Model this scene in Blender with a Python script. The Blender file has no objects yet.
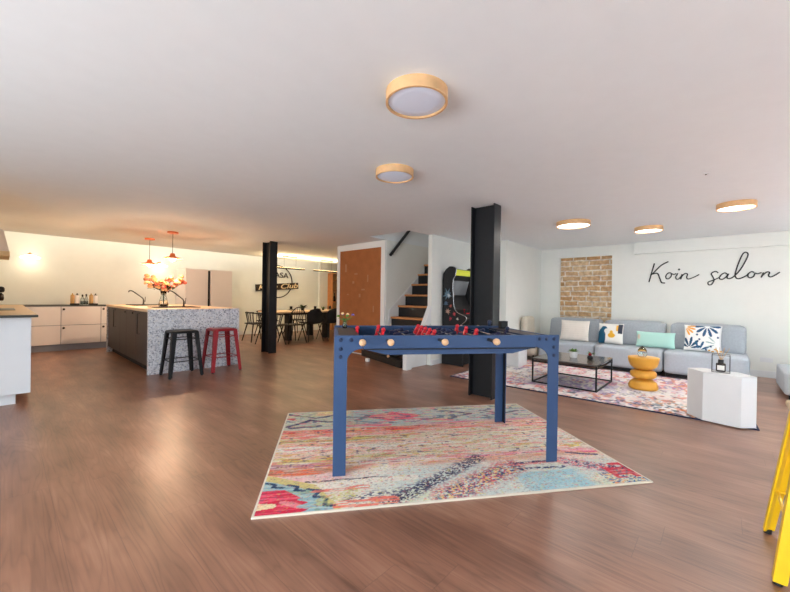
import bpy, bmesh, math, random
import numpy as np
from mathutils import Vector, Matrix
random.seed(7)
PI = math.pi
C = bpy.context.scene.collection
SC = bpy.context.scene
HC = 2.233          # ceiling height

# ------------------------------------------------------------------ helpers
def lin(c):
    return tuple((v/255/12.92) if v/255 <= .04045 else ((v/255+.055)/1.055)**2.4 for v in c[:3])

def mat(name, col, rough=.5, metal=0, var=.06, scale=8, bump=0, bscale=60, emit=None, estr=0, trans=0, ior=1.45, coat=0, alpha=1, attr=False, sheen=0):
    m = bpy.data.materials.new(name); m.use_nodes = True
    nt = m.node_tree; b = nt.nodes['Principled BSDF']
    c = lin(col)
    b.inputs['Roughness'].default_value = rough
    b.inputs['Metallic'].default_value = metal
    b.inputs['IOR'].default_value = ior
    b.inputs['Transmission Weight'].default_value = trans
    b.inputs['Coat Weight'].default_value = coat
    b.inputs['Alpha'].default_value = alpha
    b.inputs['Sheen Weight'].default_value = sheen
    tc = nt.nodes.new('ShaderNodeTexCoord')
    if attr:
        a = nt.nodes.new('ShaderNodeAttribute'); a.attribute_name = 'Col'
        src = a.outputs['Color']
    else:
        n = nt.nodes.new('ShaderNodeTexNoise'); n.inputs['Scale'].default_value = scale; n.inputs['Detail'].default_value = 3
        r = nt.nodes.new('ShaderNodeValToRGB')
        r.color_ramp.elements[0].position = .3; r.color_ramp.elements[1].position = .7
        r.color_ramp.elements[0].color = tuple(v*(1-var) for v in c)+(1,)
        r.color_ramp.elements[1].color = tuple(min(1, v*(1+var)) for v in c)+(1,)
        nt.links.new(tc.outputs['Object'], n.inputs['Vector']); nt.links.new(n.outputs['Fac'], r.inputs['Fac'])
        src = r.outputs['Color']
    nt.links.new(src, b.inputs['Base Color'])
    if bump:
        n2 = nt.nodes.new('ShaderNodeTexNoise'); n2.inputs['Scale'].default_value = bscale
        bp = nt.nodes.new('ShaderNodeBump'); bp.inputs['Strength'].default_value = bump; bp.inputs['Distance'].default_value = .004
        nt.links.new(tc.outputs['Object'], n2.inputs['Vector']); nt.links.new(n2.outputs['Fac'], bp.inputs['Height'])
        nt.links.new(bp.outputs['Normal'], b.inputs['Normal'])
    if emit:
        b.inputs['Emission Color'].default_value = lin(emit)+(1,); b.inputs['Emission Strength'].default_value = estr
    return m

def tag(o, label, cat, group=None):
    o['label'] = label; o['category'] = cat
    if group: o['group'] = group
    return o
def thing(name, label, cat, loc=(0,0,0), rz=0, group=None):
    o = bpy.data.objects.new(name, None); C.objects.link(o)
    o.location = loc; o.rotation_euler = (0,0,rz); o.empty_display_size = .1
    return tag(o, label, cat, group)
def obj(name, bm, m, parent=None, loc=(0,0,0), rz=0, smooth=False, bevel=0, sub=0, rot=None):
    me = bpy.data.meshes.new(name)
    bmesh.ops.recalc_face_normals(bm, faces=bm.faces[:])
    bm.to_mesh(me); bm.free()
    me.materials.append(m)
    if smooth:
        for p in me.polygons: p.use_smooth = True
    o = bpy.data.objects.new(name, me); C.objects.link(o)
    o.location = loc; o.rotation_euler = rot if rot else (0,0,rz)
    if parent: o.parent = parent
    if bevel:
        b = o.modifiers.new('bevel','BEVEL'); b.width = bevel; b.segments = 2; b.limit_method = 'ANGLE'
    if sub:
        s = o.modifiers.new('sub','SUBSURF'); s.levels = sub; s.render_levels = sub
    return o
def struct(name, bm, m, parent=None, **k):
    o = obj(name, bm, m, parent, **k)
    if not parent: o['kind'] = 'structure'
    return o
def copy_tree(o, parent=None):
    c = o.copy(); C.objects.link(c); c.parent = parent
    for ch in [x for x in SC.collection.objects if x.parent == o]: copy_tree(ch, c)
    return c
def N(): return bmesh.new()
def box(bm, x0,x1,y0,y1,z0,z1):
    vs = [bm.verts.new((x,y,z)) for z in (z0,z1) for x,y in ((x0,y0),(x1,y0),(x1,y1),(x0,y1))]
    for f in ((0,1,2,3),(4,5,6,7),(0,1,5,4),(1,2,6,5),(2,3,7,6),(3,0,4,7)): bm.faces.new([vs[i] for i in f])
    return bm
def ring(bm, c, ax, r, n):
    ax = Vector(ax).normalized()
    u = ax.orthogonal().normalized(); v = ax.cross(u)
    return [bm.verts.new(Vector(c)+u*r*math.cos(2*PI*i/n)+v*r*math.sin(2*PI*i/n)) for i in range(n)]
def bridge(bm, a, b):
    n = len(a)
    for i in range(n): bm.faces.new((a[i], a[(i+1)%n], b[(i+1)%n], b[i]))
def cyl(bm, p0, p1, r0, r1=None, n=16):
    r1 = r0 if r1 is None else r1
    ax = Vector(p1)-Vector(p0)
    a = ring(bm,p0,ax,r0,n); b = ring(bm,p1,ax,r1,n); bridge(bm,a,b)
    bm.faces.new(a[::-1]); bm.faces.new(b); return bm
def tube(bm, pts, r, n=8, closed=False, radii=None):
    pts = [Vector(p) for p in pts]; rings = []
    m = len(pts); prev = None
    for i,p in enumerate(pts):
        if closed: t = pts[(i+1)%m]-pts[i-1]
        else: t = pts[min(i+1,m-1)]-pts[max(i-1,0)]
        t.normalize()
        if prev is None: u = t.orthogonal().normalized()
        else:
            u = prev - t*prev.dot(t)
            u = u.normalized() if u.length > 1e-6 else t.orthogonal().normalized()
        prev = u; v = t.cross(u); rr = radii[i] if radii else r
        rings.append([bm.verts.new(p+u*rr*math.cos(2*PI*k/n)+v*rr*math.sin(2*PI*k/n)) for k in range(n)])
    for i in range(m-1): bridge(bm, rings[i], rings[i+1])
    if closed: bridge(bm, rings[-1], rings[0])
    else: bm.faces.new(rings[0][::-1]); bm.faces.new(rings[-1])
    return bm
def lathe(bm, prof, c=(0,0,0), n=32):
    rs = []
    for r,z in prof:
        if r < 1e-5: rs.append([bm.verts.new((c[0],c[1],c[2]+z))])
        else: rs.append([bm.verts.new((c[0]+r*math.cos(2*PI*i/n), c[1]+r*math.sin(2*PI*i/n), c[2]+z)) for i in range(n)])
    for a,b in zip(rs, rs[1:]):
        if len(a)==1 and len(b)==1: continue
        if len(a)==1:
            for i in range(n): bm.faces.new((a[0], b[i], b[(i+1)%n]))
        elif len(b)==1:
            for i in range(n): bm.faces.new((a[i], a[(i+1)%n], b[0]))
        else: bridge(bm, a, b)
    return bm
def prism(bm, poly, axis, a, b):
    def P(p, t):
        if axis == 'x': return (t, p[0], p[1])
        if axis == 'y': return (p[0], t, p[1])
        return (p[0], p[1], t)
    A = [bm.verts.new(P(p,a)) for p in poly]; B = [bm.verts.new(P(p,b)) for p in poly]
    n = len(poly)
    for i in range(n): bm.faces.new((A[i],A[(i+1)%n],B[(i+1)%n],B[i]))
    bm.faces.new(A[::-1]); bm.faces.new(B); return bm
def ball(bm, c, r, s=(1,1,1), seg=16, rings=10, M=None):
    mt = Matrix.Translation(c) @ (M if M else Matrix.Identity(4)) @ Matrix.Diagonal((r*s[0],r*s[1],r*s[2],1))
    bmesh.ops.create_uvsphere(bm, u_segments=seg, v_segments=rings, radius=1, matrix=mt); return bm
def spline(pts, k=6):
    pts = [Vector(p) for p in pts]; out = []
    P = [pts[0]*2-pts[1]]+pts+[pts[-1]*2-pts[-2]]
    for i in range(1, len(P)-2):
        for j in range(k):
            t = j/k; a,b,c,d = P[i-1],P[i],P[i+1],P[i+2]
            out.append(.5*((2*b)+(c-a)*t+(2*a-5*b+4*c-d)*t*t+(3*b-3*c+d-a)*t**3))
    out.append(pts[-1]); return out
def pad(bm, x0,x1,y0,y1,z0,z1, e=.18, n=14):
    """upholstered block: superellipsoid-rounded box with soft faces"""
    cx,cy,cz=(x0+x1)/2,(y0+y1)/2,(z0+z1)/2; hx,hy,hz=(x1-x0)/2,(y1-y0)/2,(z1-z0)/2
    bmesh.ops.create_cube(bm, size=2)
    new = bm.verts[-8:]
    es = list({ed for v in new for ed in v.link_edges})
    bmesh.ops.subdivide_edges(bm, edges=es, cuts=n, use_grid_fill=True)
    vs = [v for v in bm.verts if not v.tag]
    m = min(hx,hy,hz)*e*2
    for v in vs:
        v.tag = True
        p = Vector((v.co.x*hx, v.co.y*hy, v.co.z*hz))
        q = Vector((max(-hx+m,min(hx-m,p.x)), max(-hy+m,min(hy-m,p.y)), max(-hz+m,min(hz-m,p.z))))
        d = p-q
        if d.length > 1e-9:
            k = max(abs(d.x),abs(d.y),abs(d.z)); d = d.normalized()*k
        p = q+d
        v.co = Vector((cx+p.x, cy+p.y, cz+p.z))
    return bm
def vnoise(x, y, seed):
    rs = np.random.RandomState(seed); T = rs.rand(256,256)
    xi = np.floor(x).astype(int); yi = np.floor(y).astype(int); fx = x-xi; fy = y-yi
    fx = fx*fx*(3-2*fx); fy = fy*fy*(3-2*fy)
    g = lambda a,b: T[a%256, b%256]
    return (g(xi,yi)*(1-fx)+g(xi+1,yi)*fx)*(1-fy)+(g(xi,yi+1)*(1-fx)+g(xi+1,yi+1)*fx)*fy
def sheet(name, nu, nv, posf, colf, m, parent=None, loc=(0,0,0), rz=0, rot=None, smooth=True, thick=0):
    """grid mesh with a colour attribute; posf(u,v)->xyz arrays, colf(u,v)->sRGB array"""
    u,v = np.meshgrid(np.linspace(0,1,nu), np.linspace(0,1,nv), indexing='ij')
    X,Y,Z = posf(u,v)
    co = np.stack([X,Y,Z],-1).reshape(-1,3)
    idx = np.arange(nu*nv).reshape(nu,nv)
    f = np.stack([idx[:-1,:-1],idx[1:,:-1],idx[1:,1:],idx[:-1,1:]],-1).reshape(-1,4)
    me = bpy.data.meshes.new(name); me.from_pydata(co.tolist(), [], f.tolist())
    col = np.clip(colf(u,v),0,255).reshape(-1,3)/255.
    col = np.where(col<=.04045, col/12.92, ((col+.055)/1.055)**2.4)
    at = me.color_attributes.new('Col','FLOAT_COLOR','POINT')
    at.data.foreach_set('color', np.concatenate([col, np.ones((len(col),1))],1).astype(np.float32).ravel())
    me.materials.append(m)
    if smooth: me.polygons.foreach_set('use_smooth', [True]*len(me.polygons))
    me.update()
    o = bpy.data.objects.new(name, me); C.objects.link(o); o.location = loc; o.rotation_euler = rot if rot else (0,0,rz)
    if parent: o.parent = parent
    if thick:
        s = o.modifiers.new('thick','SOLIDIFY'); s.thickness = thick; s.offset = -1
    return o

# ------------------------------------------------------------------ materials
M = {}
M['wall']   = mat('wall_paint', (232,234,228), .85, var=.01, bump=.05, bscale=200)
M['ceil']   = mat('ceiling_paint', (234,239,241), .9, var=.01, bump=.04, bscale=200)
M['white']  = mat('white_paint', (226,228,228), .5, var=.01)
M['wgloss'] = mat('white_lacquer', (224,227,230), .35, var=.01)
M['blue']   = mat('blue_lacquer', (50,76,114), .42, var=.04, scale=4)
M['bluedark']= mat('blue_steel', (26,42,72), .4, var=.04, scale=4)
M['black']  = mat('black_metal', (24,25,27), .45, metal=.3, var=.1)
M['blackp'] = mat('black_plastic', (20,20,22), .5, var=.1)
M['steel']  = mat('anthracite_steel_paint', (30,31,34), .38, metal=.2, var=.08, bump=.05)
M['chrome'] = mat('chrome', (190,192,196), .2, metal=1, var=.02)
M['red']    = mat('red_metal', (150,24,34), .35, metal=.2, var=.06)
M['redp']   = mat('red_plastic', (214,38,52), .4, var=.05)
M['navyp']  = mat('navy_plastic', (28,34,70), .4, var=.05)
M['yellow'] = mat('yellow_metal', (244,196,22), .35, var=.03)
M['must']   = mat('mustard_lacquer', (222,160,58), .4, var=.05, scale=3)
M['ltwood'] = mat('light_wood', (222,178,128), .5, var=.12, scale=14)
M['paleoak']= mat('pale_oak', (214,190,150), .5, var=.12, scale=14)
M['ball']   = mat('turned_wood', (222,178,136), .4, var=.08)
M['tread']  = mat('stair_oak', (190,128,76), .45, var=.12, scale=10)
M['cork']   = mat('cork_board', (160,98,54), .85, var=.1, scale=6, bump=.2, bscale=150)
M['cream']  = mat('cream_lacquer', (240,236,236), .45, var=.01)
M['taupe']  = mat('brown_grey_lacquer', (52,47,49), .5, var=.03)
M['toptop'] = mat('island_top_wood', (226,196,160), .4, var=.06, scale=5)
M['counterwood'] = mat('counter_wood', (196,158,106), .4, var=.08, scale=5)
M['darktop']= mat('dark_stone', (58,60,56), .35, var=.1)
M['sofa']   = mat('blue_grey_fabric', (176,184,192), .95, var=.05, scale=40, bump=.4, bscale=400, sheen=.2)
M['sofab']  = mat('grey_back_fabric', (160,166,172), .95, var=.06, scale=40, bump=.4, bscale=400, sheen=.2)
M['beige']  = mat('beige_fabric', (200,192,176), .95, var=.05, scale=30, bump=.3, bscale=300)
M['painted']= mat('printed_fabric', (200,200,200), .9, attr=True, bump=.3, bscale=300)
M['green']  = mat('leaf_green', (92,134,52), .6, var=.2, scale=20)
M['dkgreen']= mat('dark_leaf', (38,60,30), .6, var=.2, scale=20)
M['peach']  = mat('peach_petals', (236,152,104), .7, var=.15, scale=30)
M['pink']   = mat('pink_petals', (226,112,92), .7, var=.15, scale=30)
M['creamfl']= mat('cream_petals', (250,206,150), .7, var=.1, scale=30)
M['violet'] = mat('violet_petals', (110,90,160), .7, var=.15, scale=30)
M['glass']  = mat('clear_glass', (240,245,245), .05, var=0, trans=1)
M['fridge'] = mat('fridge_front', (224,216,214), .4, metal=.1, var=.01)
M['kick']   = mat('grey_plinth', (150,156,170), .5, var=.02)
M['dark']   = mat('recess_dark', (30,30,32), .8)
M['brass']  = mat('brass', (180,140,80), .3, metal=.9, var=.03)
M['orange'] = mat('orange_enamel', (236,124,66), .4, var=.04)
M['stone']  = mat('hood_grey', (240,232,228), .5, var=.02)
M['lampoff']= mat('diffuser_off', (190,193,205), .5, var=.0, emit=(205,208,224), estr=.12)  # weak glow painted into the diffuser; these lamps are off
M['lampon'] = mat('diffuser_on', (250,248,240), .5, var=.0, emit=(255,252,246), estr=3)
M['bulb']   = mat('warm_bulb', (255,235,200), .5, var=.0, emit=(255,236,205), estr=2.4)
M['led']    = mat('led_strip', (255,230,190), .5, var=.0, emit=(255,206,140), estr=4)
M['ink']    = mat('black_lettering', (34,40,38), .5, var=.05)
M['logo']   = mat('dark_brown_metal', (44,32,20), .5, var=.05)
M['creamlet']= mat('cream_lettering', (236,214,170), .6, var=.02)
M['soil']   = mat('potting_soil', (50,36,26), .9, var=.2, scale=60)
M['amber']  = mat('amber_glass', (40,28,24), .15, var=.05)
M['paper']  = mat('paper_label', (232,228,220), .7, var=.02)
M['mint']   = mat('mint_fabric', (160,206,196), .9, var=.04, scale=40, bump=.3, bscale=300)

def floor_mat():
    m = bpy.data.materials.new('oak_plank_floor'); m.use_nodes = True
    nt = m.node_tree; L = nt.links.new; nn = nt.nodes.new; b = nt.nodes['Principled BSDF']
    tc = nn('ShaderNodeTexCoord'); sx = nn('ShaderNodeSeparateXYZ'); L(tc.outputs['Object'], sx.inputs[0])
    def mth(op, a, bb=None):
        n = nn('ShaderNodeMath'); n.operation = op
        for i,v in ((0,a),(1,bb)):
            if v is None: continue
            if isinstance(v,(int,float)): n.inputs[i].default_value = v
            else: L(v, n.inputs[i])
        return n.outputs[0]
    W, Ln = .19, 1.45
    px = mth('DIVIDE', sx.outputs['X'], W); ix = mth('FLOOR', px); fx = mth('FRACT', px)
    off = mth('MULTIPLY', mth('FRACT', mth('MULTIPLY', mth('SINE', mth('MULTIPLY', ix, 12.9898)), 43758.5)), Ln)
    py = mth('DIVIDE', mth('ADD', sx.outputs['Y'], off), Ln); iy = mth('FLOOR', py); fy = mth('FRACT', py)
    cb = nn('ShaderNodeCombineXYZ'); L(ix, cb.inputs[0]); L(iy, cb.inputs[1])
    wn = nn('ShaderNodeTexWhiteNoise'); wn.noise_dimensions = '3D'; L(cb.outputs[0], wn.inputs['Vector'])
    # grain coordinates: shifted for each plank
    sc = nn('ShaderNodeVectorMath'); sc.operation = 'SCALE'; L(wn.outputs['Color'], sc.inputs[0]); sc.inputs['Scale'].default_value = 30
    ad = nn('ShaderNodeVectorMath'); ad.operation = 'ADD'; L(tc.outputs['Object'], ad.inputs[0]); L(sc.outputs[0], ad.inputs[1])
    mp = nn('ShaderNodeMapping'); mp.inputs['Scale'].default_value = (6.5, .6, 1); L(ad.outputs[0], mp.inputs['Vector'])
    n1 = nn('ShaderNodeTexNoise'); n1.inputs['Scale'].default_value = 1.1; n1.inputs['Detail'].default_value = 2; n1.inputs['Distortion'].default_value = .25; L(mp.outputs[0], n1.inputs['Vector'])
    rings = mth('FRACT', mth('MULTIPLY', n1.outputs['Fac'], 16))
    tri = mth('MULTIPLY', mth('POWER', mth('ABSOLUTE', mth('SUBTRACT', mth('MULTIPLY', rings, 2), 1)), 3), -1)
    mp2 = nn('ShaderNodeMapping'); mp2.inputs['Scale'].default_value = (60, 2.2, 1); L(ad.outputs[0], mp2.inputs['Vector'])
    n2 = nn('ShaderNodeTexNoise'); n2.inputs['Scale'].default_value = 1; n2.inputs['Detail'].default_value = 5; L(mp2.outputs[0], n2.inputs['Vector'])
    mp3 = nn('ShaderNodeMapping'); mp3.inputs['Scale'].default_value = (5, 1.5, 1); L(tc.outputs['Object'], mp3.inputs['Vector'])
    n3 = nn('ShaderNodeTexNoise'); n3.inputs['Scale'].default_value = 1; n3.inputs['Detail'].default_value = 3; L(mp3.outputs[0], n3.inputs['Vector'])
    g = mth('ADD', mth('ADD', mth('MULTIPLY', tri, .10), mth('MULTIPLY', n2.outputs['Fac'], .36)), mth('ADD', mth('MULTIPLY', n3.outputs['Fac'], .72), mth('MULTIPLY', wn.outputs['Value'], .05)))
    r = nn('ShaderNodeValToRGB'); e = r.color_ramp.elements
    e[0].position = .34; e[0].color = lin((106,70,52))+(1,)
    e[1].position = .86; e[1].color = lin((178,138,114))+(1,)
    k = r.color_ramp.elements.new(.60); k.color = lin((146,102,80))+(1,)
    L(g, r.inputs['Fac'])
    gap = mth('MAXIMUM', mth('GREATER_THAN', mth('ABSOLUTE', mth('SUBTRACT', fx, .5)), .492), mth('GREATER_THAN', mth('ABSOLUTE', mth('SUBTRACT', fy, .5)), .4988))
    mx = nn('ShaderNodeMix'); mx.data_type = 'RGBA'; L(mth('MULTIPLY', gap, .3), mx.inputs['Factor']); L(r.outputs['Color'], mx.inputs['A']); mx.inputs['B'].default_value = lin((60,38,30))+(1,)
    L(mx.outputs['Result'], b.inputs['Base Color'])
    rr = mth('ADD', mth('MULTIPLY', n2.outputs['Fac'], .12), .30); L(rr, b.inputs['Roughness'])
    b.inputs['Specular IOR Level'].default_value = 1.0
    bp = nn('ShaderNodeBump'); bp.inputs['Strength'].default_value = .12; bp.inputs['Distance'].default_value = .003
    L(mth('SUBTRACT', n2.outputs['Fac'], gap), bp.inputs['Height']); L(bp.outputs['Normal'], b.inputs['Normal'])
    return m
def brick_mat():
    m = bpy.data.materials.new('old_brick'); m.use_nodes = True
    nt = m.node_tree; L = nt.links.new; nn = nt.nodes.new; b = nt.nodes['Principled BSDF']
    tc = nn('ShaderNodeTexCoord')
    mp = nn('ShaderNodeMapping'); mp.inputs['Rotation'].default_value = (0, 0, 0)
    sx = nn('ShaderNodeSeparateXYZ'); L(tc.outputs['Object'], sx.inputs[0]); cb = nn('ShaderNodeCombineXYZ'); L(sx.outputs['Y'], cb.inputs[0]); L(sx.outputs['Z'], cb.inputs[1])
    nz = nn('ShaderNodeTexNoise'); nz.inputs['Scale'].default_value = 5; L(cb.outputs[0], nz.inputs['Vector'])
    ms = nn('ShaderNodeMix'); ms.data_type='RGBA'; ms.blend_type = 'ADD'; ms.inputs['Factor'].default_value = .05; L(cb.outputs[0], ms.inputs['A']); L(nz.outputs['Color'], ms.inputs['B'])
    bt = nn('ShaderNodeTexBrick'); L(ms.outputs['Result'], bt.inputs['Vector'])
    bt.inputs['Scale'].default_value = 1; bt.inputs['Brick Width'].default_value = .26; bt.inputs['Row Height'].default_value = .105; bt.inputs['Mortar Size'].default_value = .017; bt.inputs['Mortar Smooth'].default_value = .6
    bt.offset = .43; bt.squash = 1.4; bt.squash_frequency = 3
    bt.inputs['Color1'].default_value = lin((206,162,112))+(1,); bt.inputs['Color2'].default_value = lin((232,206,168))+(1,); bt.inputs['Mortar'].default_value = lin((244,236,222))+(1,)
    n2 = nn('ShaderNodeTexNoise'); n2.inputs['Scale'].default_value = 14; n2.inputs['Detail'].default_value = 5; L(cb.outputs[0], n2.inputs['Vector'])
    r = nn('ShaderNodeValToRGB'); r.color_ramp.elements[0].position=.35; r.color_ramp.elements[0].color = (.6,.53,.46,1); r.color_ramp.elements[1].position=.62; r.color_ramp.elements[1].color=(1,1,1,1); L(n2.outputs['Fac'], r.inputs['Fac'])
    mm = nn('ShaderNodeMix'); mm.data_type='RGBA'; mm.blend_type='MULTIPLY'; mm.inputs['Factor'].default_value=.8; L(bt.outputs['Color'], mm.inputs['A']); L(r.outputs['Color'], mm.inputs['B'])
    L(mm.outputs['Result'], b.inputs['Base Color']); b.inputs['Roughness'].default_value = .95
    bp = nn('ShaderNodeBump'); bp.inputs['Strength'].default_value = .7; bp.inputs['Distance'].default_value = .02; bp.invert = True; L(bt.outputs['Fac'], bp.inputs['Height']); L(bp.outputs['Normal'], b.inputs['Normal'])
    return m
def terrazzo_mat():
    m = bpy.data.materials.new('terrazzo'); m.use_nodes = True
    nt = m.node_tree; L = nt.links.new; nn = nt.nodes.new; b = nt.nodes['Principled BSDF']
    tc = nn('ShaderNodeTexCoord')
    v = nn('ShaderNodeTexVoronoi'); v.inputs['Scale'].default_value = 48; L(tc.outputs['Object'], v.inputs['Vector'])
    v2 = nn('ShaderNodeTexVoronoi'); v2.feature = 'DISTANCE_TO_EDGE'; v2.inputs['Scale'].default_value = 48; L(tc.outputs['Object'], v2.inputs['Vector'])
    s = nn('ShaderNodeSeparateColor'); L(v.outputs['Color'], s.inputs[0])
    r = nn('ShaderNodeValToRGB'); r.color_ramp.interpolation = 'CONSTANT'
    cols = [(0,(150,154,164)),(.14,(226,228,232)),(.36,(190,194,202)),(.5,(222,220,216)),(.62,(172,176,186)),(.74,(230,232,236)),(.93,(118,122,132))]
    e = r.color_ramp.elements; e[0].position=0; e[0].color=lin(cols[0][1])+(1,); e[1].position=cols[1][0]; e[1].color=lin(cols[1][1])+(1,)
    for p,c in cols[2:]: k = e.new(p); k.color = lin(c)+(1,)
    L(s.outputs[0], r.inputs['Fac'])
    th = nn('ShaderNodeMath'); th.operation='LESS_THAN'; th.inputs[1].default_value = .09; L(v2.outputs['Distance'], th.inputs[0])
    mx = nn('ShaderNodeMix'); mx.data_type='RGBA'; L(th.outputs[0], mx.inputs['Factor']); L(r.outputs['Color'], mx.inputs['A']); mx.inputs['B'].default_value = lin((206,208,214))+(1,)
    L(mx.outputs['Result'], b.inputs['Base Color']); b.inputs['Roughness'].default_value = .5
    return m
M['floor'] = floor_mat(); M['brick'] = brick_mat(); M['terr'] = terrazzo_mat()

# ------------------------------------------------------------------ camera
cam = bpy.data.cameras.new('camera'); co = bpy.data.objects.new('camera', cam); C.objects.link(co)
TW, F, CY, PIT, ROL, H = .74, 358.1361, 299.4721, -.004, .0151, 1.1405
cam.sensor_width = 36; cam.lens = F/790*36; cam.clip_start = .05
cam.shift_y = (CY-296)/790
co.matrix_world = Matrix.Translation((0,0,H)) @ Matrix.Rotation(TW-PI/2, 4, 'Z') @ Matrix.Rotation(PI/2+PIT, 4, 'X') @ Matrix.Rotation(ROL, 4, 'Z')
SC.camera = co

# ------------------------------------------------------------------ room shell
XL, XS, YK, YW, XB = -.47, 7.97, 10.35, -1.85, -2.6
T = .12
bm = box(N(), XB-.2, 9.6, YW-.3, YK+.2, -.1, 0); struct('floor', bm, M['floor'])
# ceiling with the opening of the stairwell and the raised strip by the kitchen wall
SX0, SX1, SY0, SY1 = 4.42, 7.0, 3.78, 4.68
bm = N()
for x0,x1,y0,y1 in ((XB-.2,SX0,YW-.2,9.48),(SX0,9.5,YW-.2,SY0-.04),(SX0,9.5,SY1,9.48),(SX1,9.5,SY0-.04,SY1)):
    box(bm, x0,x1,y0,y1,HC,HC+.3)
box(bm, XB-.2, 9.5, 9.48, YK+.1, 2.75, 2.87)
box(bm, XB-.2, 9.5, 9.40, 9.48, HC+.3, 2.87)
# stairwell shaft going up
for x0,x1,y0,y1 in ((SX0-.1,SX0,SY0-.14,SY1+.1),(SX1,SX1+.1,SY0-.14,SY1+.1),(SX0,SX1,SY0-.14,SY0-.04),(SX0,SX1,SY1,SY1+.1)):
    box(bm, x0,x1,y0,y1,HC+.3,4.3)
box(bm, SX0-.1,SX1+.1,SY0-.14,SY1+.1,4.3,4.4)
struct('ceiling', bm, M['ceil'])
struct('wall_kitchen', box(N(), XL-T, 9.5, YK, YK+T, 0, 2.8), M['wall'])
struct('wall_left', box(N(), XL-T, XL, 5.1, YK, 0, 2.8), M['wall'])
struct('wall_left_return', box(N(), XB, XL-T, 5.1, 5.1+T, 0, HC), M['wall'])
struct('wall_back', box(N(), XB-T, XB, YW, 5.1+T, 0, HC), M['wall'])
# window wall behind the photographer: piers, lintel; tall openings between
bm = N(); box(bm, XB-T, 8.1, YW-T, YW, 2.1, HC)
piers = [(-2.72,-1.9),(.1,.4),(2.5,2.8),(4.9,5.2),(7.3,8.1)]
for a,b in piers: box(bm, a,b,YW-T,YW,0,2.1)
struct('wall_window_side', bm, M['wall'])
# salon wall with the brick niche
NY0,NY1,NZ = 1.585, 2.553, 2.037
bm = N(); t = .14
box(bm, XS, XS+t, YW, NY0, 0, HC); box(bm, XS, XS+t, NY1, 3.1, 0, HC); box(bm, XS, XS+t, NY0, NY1, NZ, HC)
box(bm, XS+t, XS+t+.05, YW, 3.1, 0, HC)
sw = struct('wall_salon', bm, M['wall'])
o = obj('brick_panel', box(N(), XS+.07, XS+t+.001, NY0, NY1, 0, NZ), M['brick'], sw)
struct('trim_1', box(N(), XS-.07, XS, YW, 1.22, 2.022, HC), M['wall'], bevel=.004)       # shallow ceiling beam
struct('baseboard_salon', box(N(), XS-.015, XS, YW, NY0, 0, .1), M['white'], bevel=.003)
struct('wall_alcove', box(N(), 6.25, XS, 2.94, 2.94+T, 0, HC), M['wall'])
struct('wall_alcove_return', box(N(), 6.25, 6.25+T, 2.94+T, 3.66, 0, HC), M['wall'])
struct('wall_stair_side', box(N(), 4.93, 6.25+T, 3.66, 3.74, 0, HC), M['wall'])
struct('baseboard_stair', box(N(), 4.93, 6.25, 3.645, 3.66, 0, .09), M['white'], bevel=.003)
struct('wall_stair_far', box(N(), 6.37, SX1+.3, 3.66, 3.74, 0, HC), M['wall'])
struct('wall_stair_left', box(N(), 4.87, 6.99, SY1, SY1+.08, 0, HC), M['wall'])
struct('wall_stair_end', box(N(), SX1, SX1+.1, 3.74, SY1, 0, HC), M['wall'])
bm = N(); X0 = 4.87
box(bm, X0, X0+.1, SY1+.08, 6.13, 0, HC); box(bm, X0+.1, 9.4, 6.03, 6.13, 0, HC)
struct('wall_cork_side', bm, M['wall'])
struct('wall_dining_right', box(N(), 9.3, 9.4, 6.13, YK, 0, 2.8), M['wall'])
struct('baseboard_kitchen', box(N(), 4.15, 7.4, YK-.015, YK, 0, .1), M['white'], bevel=.003)
struct('trim_2', box(N(), 7.38, 7.72, YK-.08, YK, 0, 2.75), M['wall'])                   # flat pilaster right of the logo
# white frame around the cork board (architrave)
bm = N()
box(bm, X0-.025, X0, 4.69, 4.80, 0, 2.22); box(bm, X0-.025, X0, 6.03, 6.12, 0, 2.22); box(bm, X0-.025, X0, 4.80, 6.03, 2.11, 2.22)
struct('trim_3', bm, M['white'], bevel=.003)
cb = thing('pin_board', 'tall brown pin board framed in white on the wall left of the stairs', 'board', (X0-.018, 5.415, 0))
obj('board', box(N(), 0, .016, -.615, .615, .02, 2.11), M['cork'], cb)
for k,(y,z,w,h) in enumerate(((.42,1.75,.05,.16),(.1,1.62,.09,.03),(-.12,1.3,.1,.03),(-.25,1.52,.03,.14),(-.02,1.18,.05,.07),(-.42,.92,.03,.12),(.18,1.45,.06,.05),(.35,1.2,.05,.02))):
    obj('pinned_note', box(N(), -.004, 0, y-w/2, y+w/2, z-h/2, z+h/2), mat('note_%d'%k,(172,122,84),.7), cb)

# ------------------------------------------------------------------ stairs
st = thing('staircase', 'open stairwell staircase with oak treads and black risers', 'stairs', (4.0, 3.78, 0))
RI, GO = .2145, .201
def nose(i): return 5.005-4.0+GO*i          # x of the nosing of tread i (tread 0 at z .775)
for i in range(-2, 8):
    z = .785+RI*i; x = nose(i)
    if z > 2.15: break
    obj('tread', box(N(), x-.02, x+GO+.03, .0, .884, z-.035, z), M['tread'], st, bevel=.006)
    obj('riser', box(N(), x+.01, x+.03, .0, .884, z-RI, z-.035), M['blackp'], st)
# lowest, fanned step reaching out in front of the pin board
bm = N(); prism(bm, [(.36,.06),(.52,.06),(.82,.9),(.82,1.40),(.76,1.44)], 'z', .0, .115); obj('fanned_step', bm, M['blackp'], st)
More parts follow.
